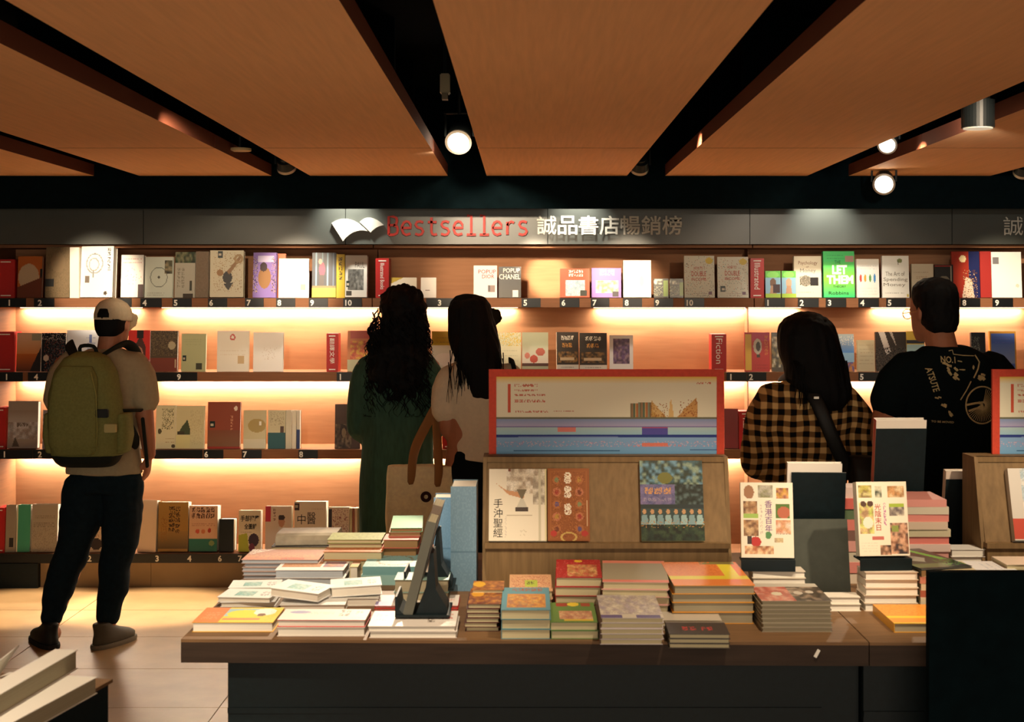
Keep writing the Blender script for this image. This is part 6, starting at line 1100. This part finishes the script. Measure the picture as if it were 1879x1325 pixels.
    def pp(px, py): return ((px-CX)*kk-t.location.x, EYE-(py-CY)*kk)
    def zb(x, y): return pp(1690+x*160/1060, 600+y*160/1060)
    wh = MB(); c = zb(745, 950); r_ = 225*160/1060*kk
    wh.ribbon([(c[0]+r_*.93*math.cos(2*math.pi*i/40), c[1]+r_*math.sin(2*math.pi*i/40)) for i in range(40)], .0055, -.001, 0, True); lay('wheel_print', wh)
    spk = MB()
    for i in range(30):
        a = -2.6+i*(3.9/29); spk.ribbon([(c[0]+r_*.12*math.cos(a), c[1]+r_*.12*math.sin(a)), (c[0]+r_*.5*math.cos(a), c[1]+r_*.5*math.sin(a)), (c[0]+r_*.88*math.cos(a), c[1]+r_*.9*math.sin(a))], .0020, -.001, 0)
    lay('spoke_print', spk)['kind'] = 'stuff'
    fk = MB(); fk.ribbon([zb(545, 945), zb(650, 925), zb(770, 915)], .008, -.001, 0); fk.ribbon([zb(570, 1020), zb(660, 990), zb(760, 965)], .008, -.001, 0); fk.ribbon([zb(690, 915), zb(740, 945), zb(690, 985)], .011, -.001, 0); lay('fork_print', fk)
    hb = MB(); hb.ribbon([zb(695, 345), zb(735, 430), zb(705, 510), zb(640, 620)], .0055, -.001, 0); hb.ribbon([zb(605, 660), zb(545, 770), zb(470, 885)], .004, -.001, 0); hb.ribbon([zb(375, 295), zb(420, 285), zb(425, 335), zb(540, 350), zb(680, 355)], .0032, -.001, 0); lay('handlebar_print', hb)
    def word(s, x0, y0, x1, y1, rot=0, nm='lettering_print'):
        v, f, a = text_vf(s, bold=.02); mb = MB(); cx, cy = (x0+x1)/2, (y0+y1)/2; cr, sr = math.cos(math.radians(rot)), math.sin(math.radians(rot)); o = []
        for a_, b_ in v:
            ux, uy = (a_-.5)*(x1-x0), (.5-b_)*(y1-y0); q_ = zb(cx+ux*cr-uy*sr, cy+ux*sr+uy*cr); o.append((q_[0], -.001, q_[1]))
        mb.add(o, f); lay(nm, mb)
    word('NO.1', 265, 360, 440, 440, 3); word('ATSUTE', 0, 600, 300, 680, 74); word('TO BE MOVED', 130, 1140, 390, 1165, 2); word('CYCLE TEAM', 125, 1180, 360, 1205, 2) if False else None
    rg = random.Random(4); bits = MB()
    for (x, y, w, h) in ((330, 460, 90, 40), (350, 540, 40, 90), (410, 600, 60, 70), (430, 520, 40, 50), (480, 420, 60, 14), (520, 520, 70, 12), (200, 860, 60, 22), (280, 955, 60, 36), (350, 1045, 44, 60), (740, 590, 90, 36), (740, 640, 60, 60), (450, 640, 20, 40), (650, 500, 16, 60)):
        for j in range(3):
            a, b_ = x+rg.uniform(-.4, .4)*w, y+rg.uniform(-.4, .4)*h
            bits.ribbon([zb(a-w*.3, b_-h*.2), zb(a, b_+rg.uniform(-.2, .2)*h), zb(a+w*.3, b_+h*.25)], min(h, w)*.00018+.0016, -.001, 0)
    lay('figure_print', bits)['kind'] = 'stuff'
man_black()
# ------------------------------------------------------------------ white books on the near table
def whitebook(label, w, h, t, cxy, z, rz, M0=None):
    book(label, w, h, t, (232, 230, 222), Matrix.Translation((*cxy, z+t)) @ Matrix.Rotation(math.radians(rz), 4, 'Z') @ Matrix.Translation((0, -h/2, 0)) @ Matrix.Rotation(-math.pi/2, 4, 'X'), page='g', group='white books on the near table')

# lying on the near table: camera sees their white covers and the grey page sides
whitebook('lower wide white book on the near table corner, cut by the left edge', .22, .42, .038, (-1.122, 3.06), .8003, -11)
whitebook('upper narrow white book on the near table, stepped back on the lower one', .055, .46, .044, (-1.094, 3.09), .8390, -6.5)
lf = empty('leaflet', (-1.19, 3.18, .8003), label='curled white sheet rising behind the white books at the left edge', cat='leaflet')
m = MB(); cs = [(-.05, 0), (-.035, .03), (-.015, .062), (.0, .088), (.012, .105), (.018, .112)]
vs = []
for k in range(8):
    yy = -.3+.36*k/7
    for (xx, zz) in cs: vs.append((xx+.02*(k/7), yy, zz*(.75+.25*k/7)))
    for (xx, zz) in cs[::-1]: vs.append((xx+.02*(k/7)+.002, yy, max(0, zz*(.75+.25*k/7)-.0015)))
m.add(vs, [(k*12+i, k*12+(i+1) % 12, (k+1)*12+(i+1) % 12, (k+1)*12+i) for k in range(7) for i in range(12)]+[tuple(range(12)), tuple(range(84, 96))[::-1]])
m.build('sheet', mat('white_sheet', (226, 224, 214), .7, .2), lf, True)
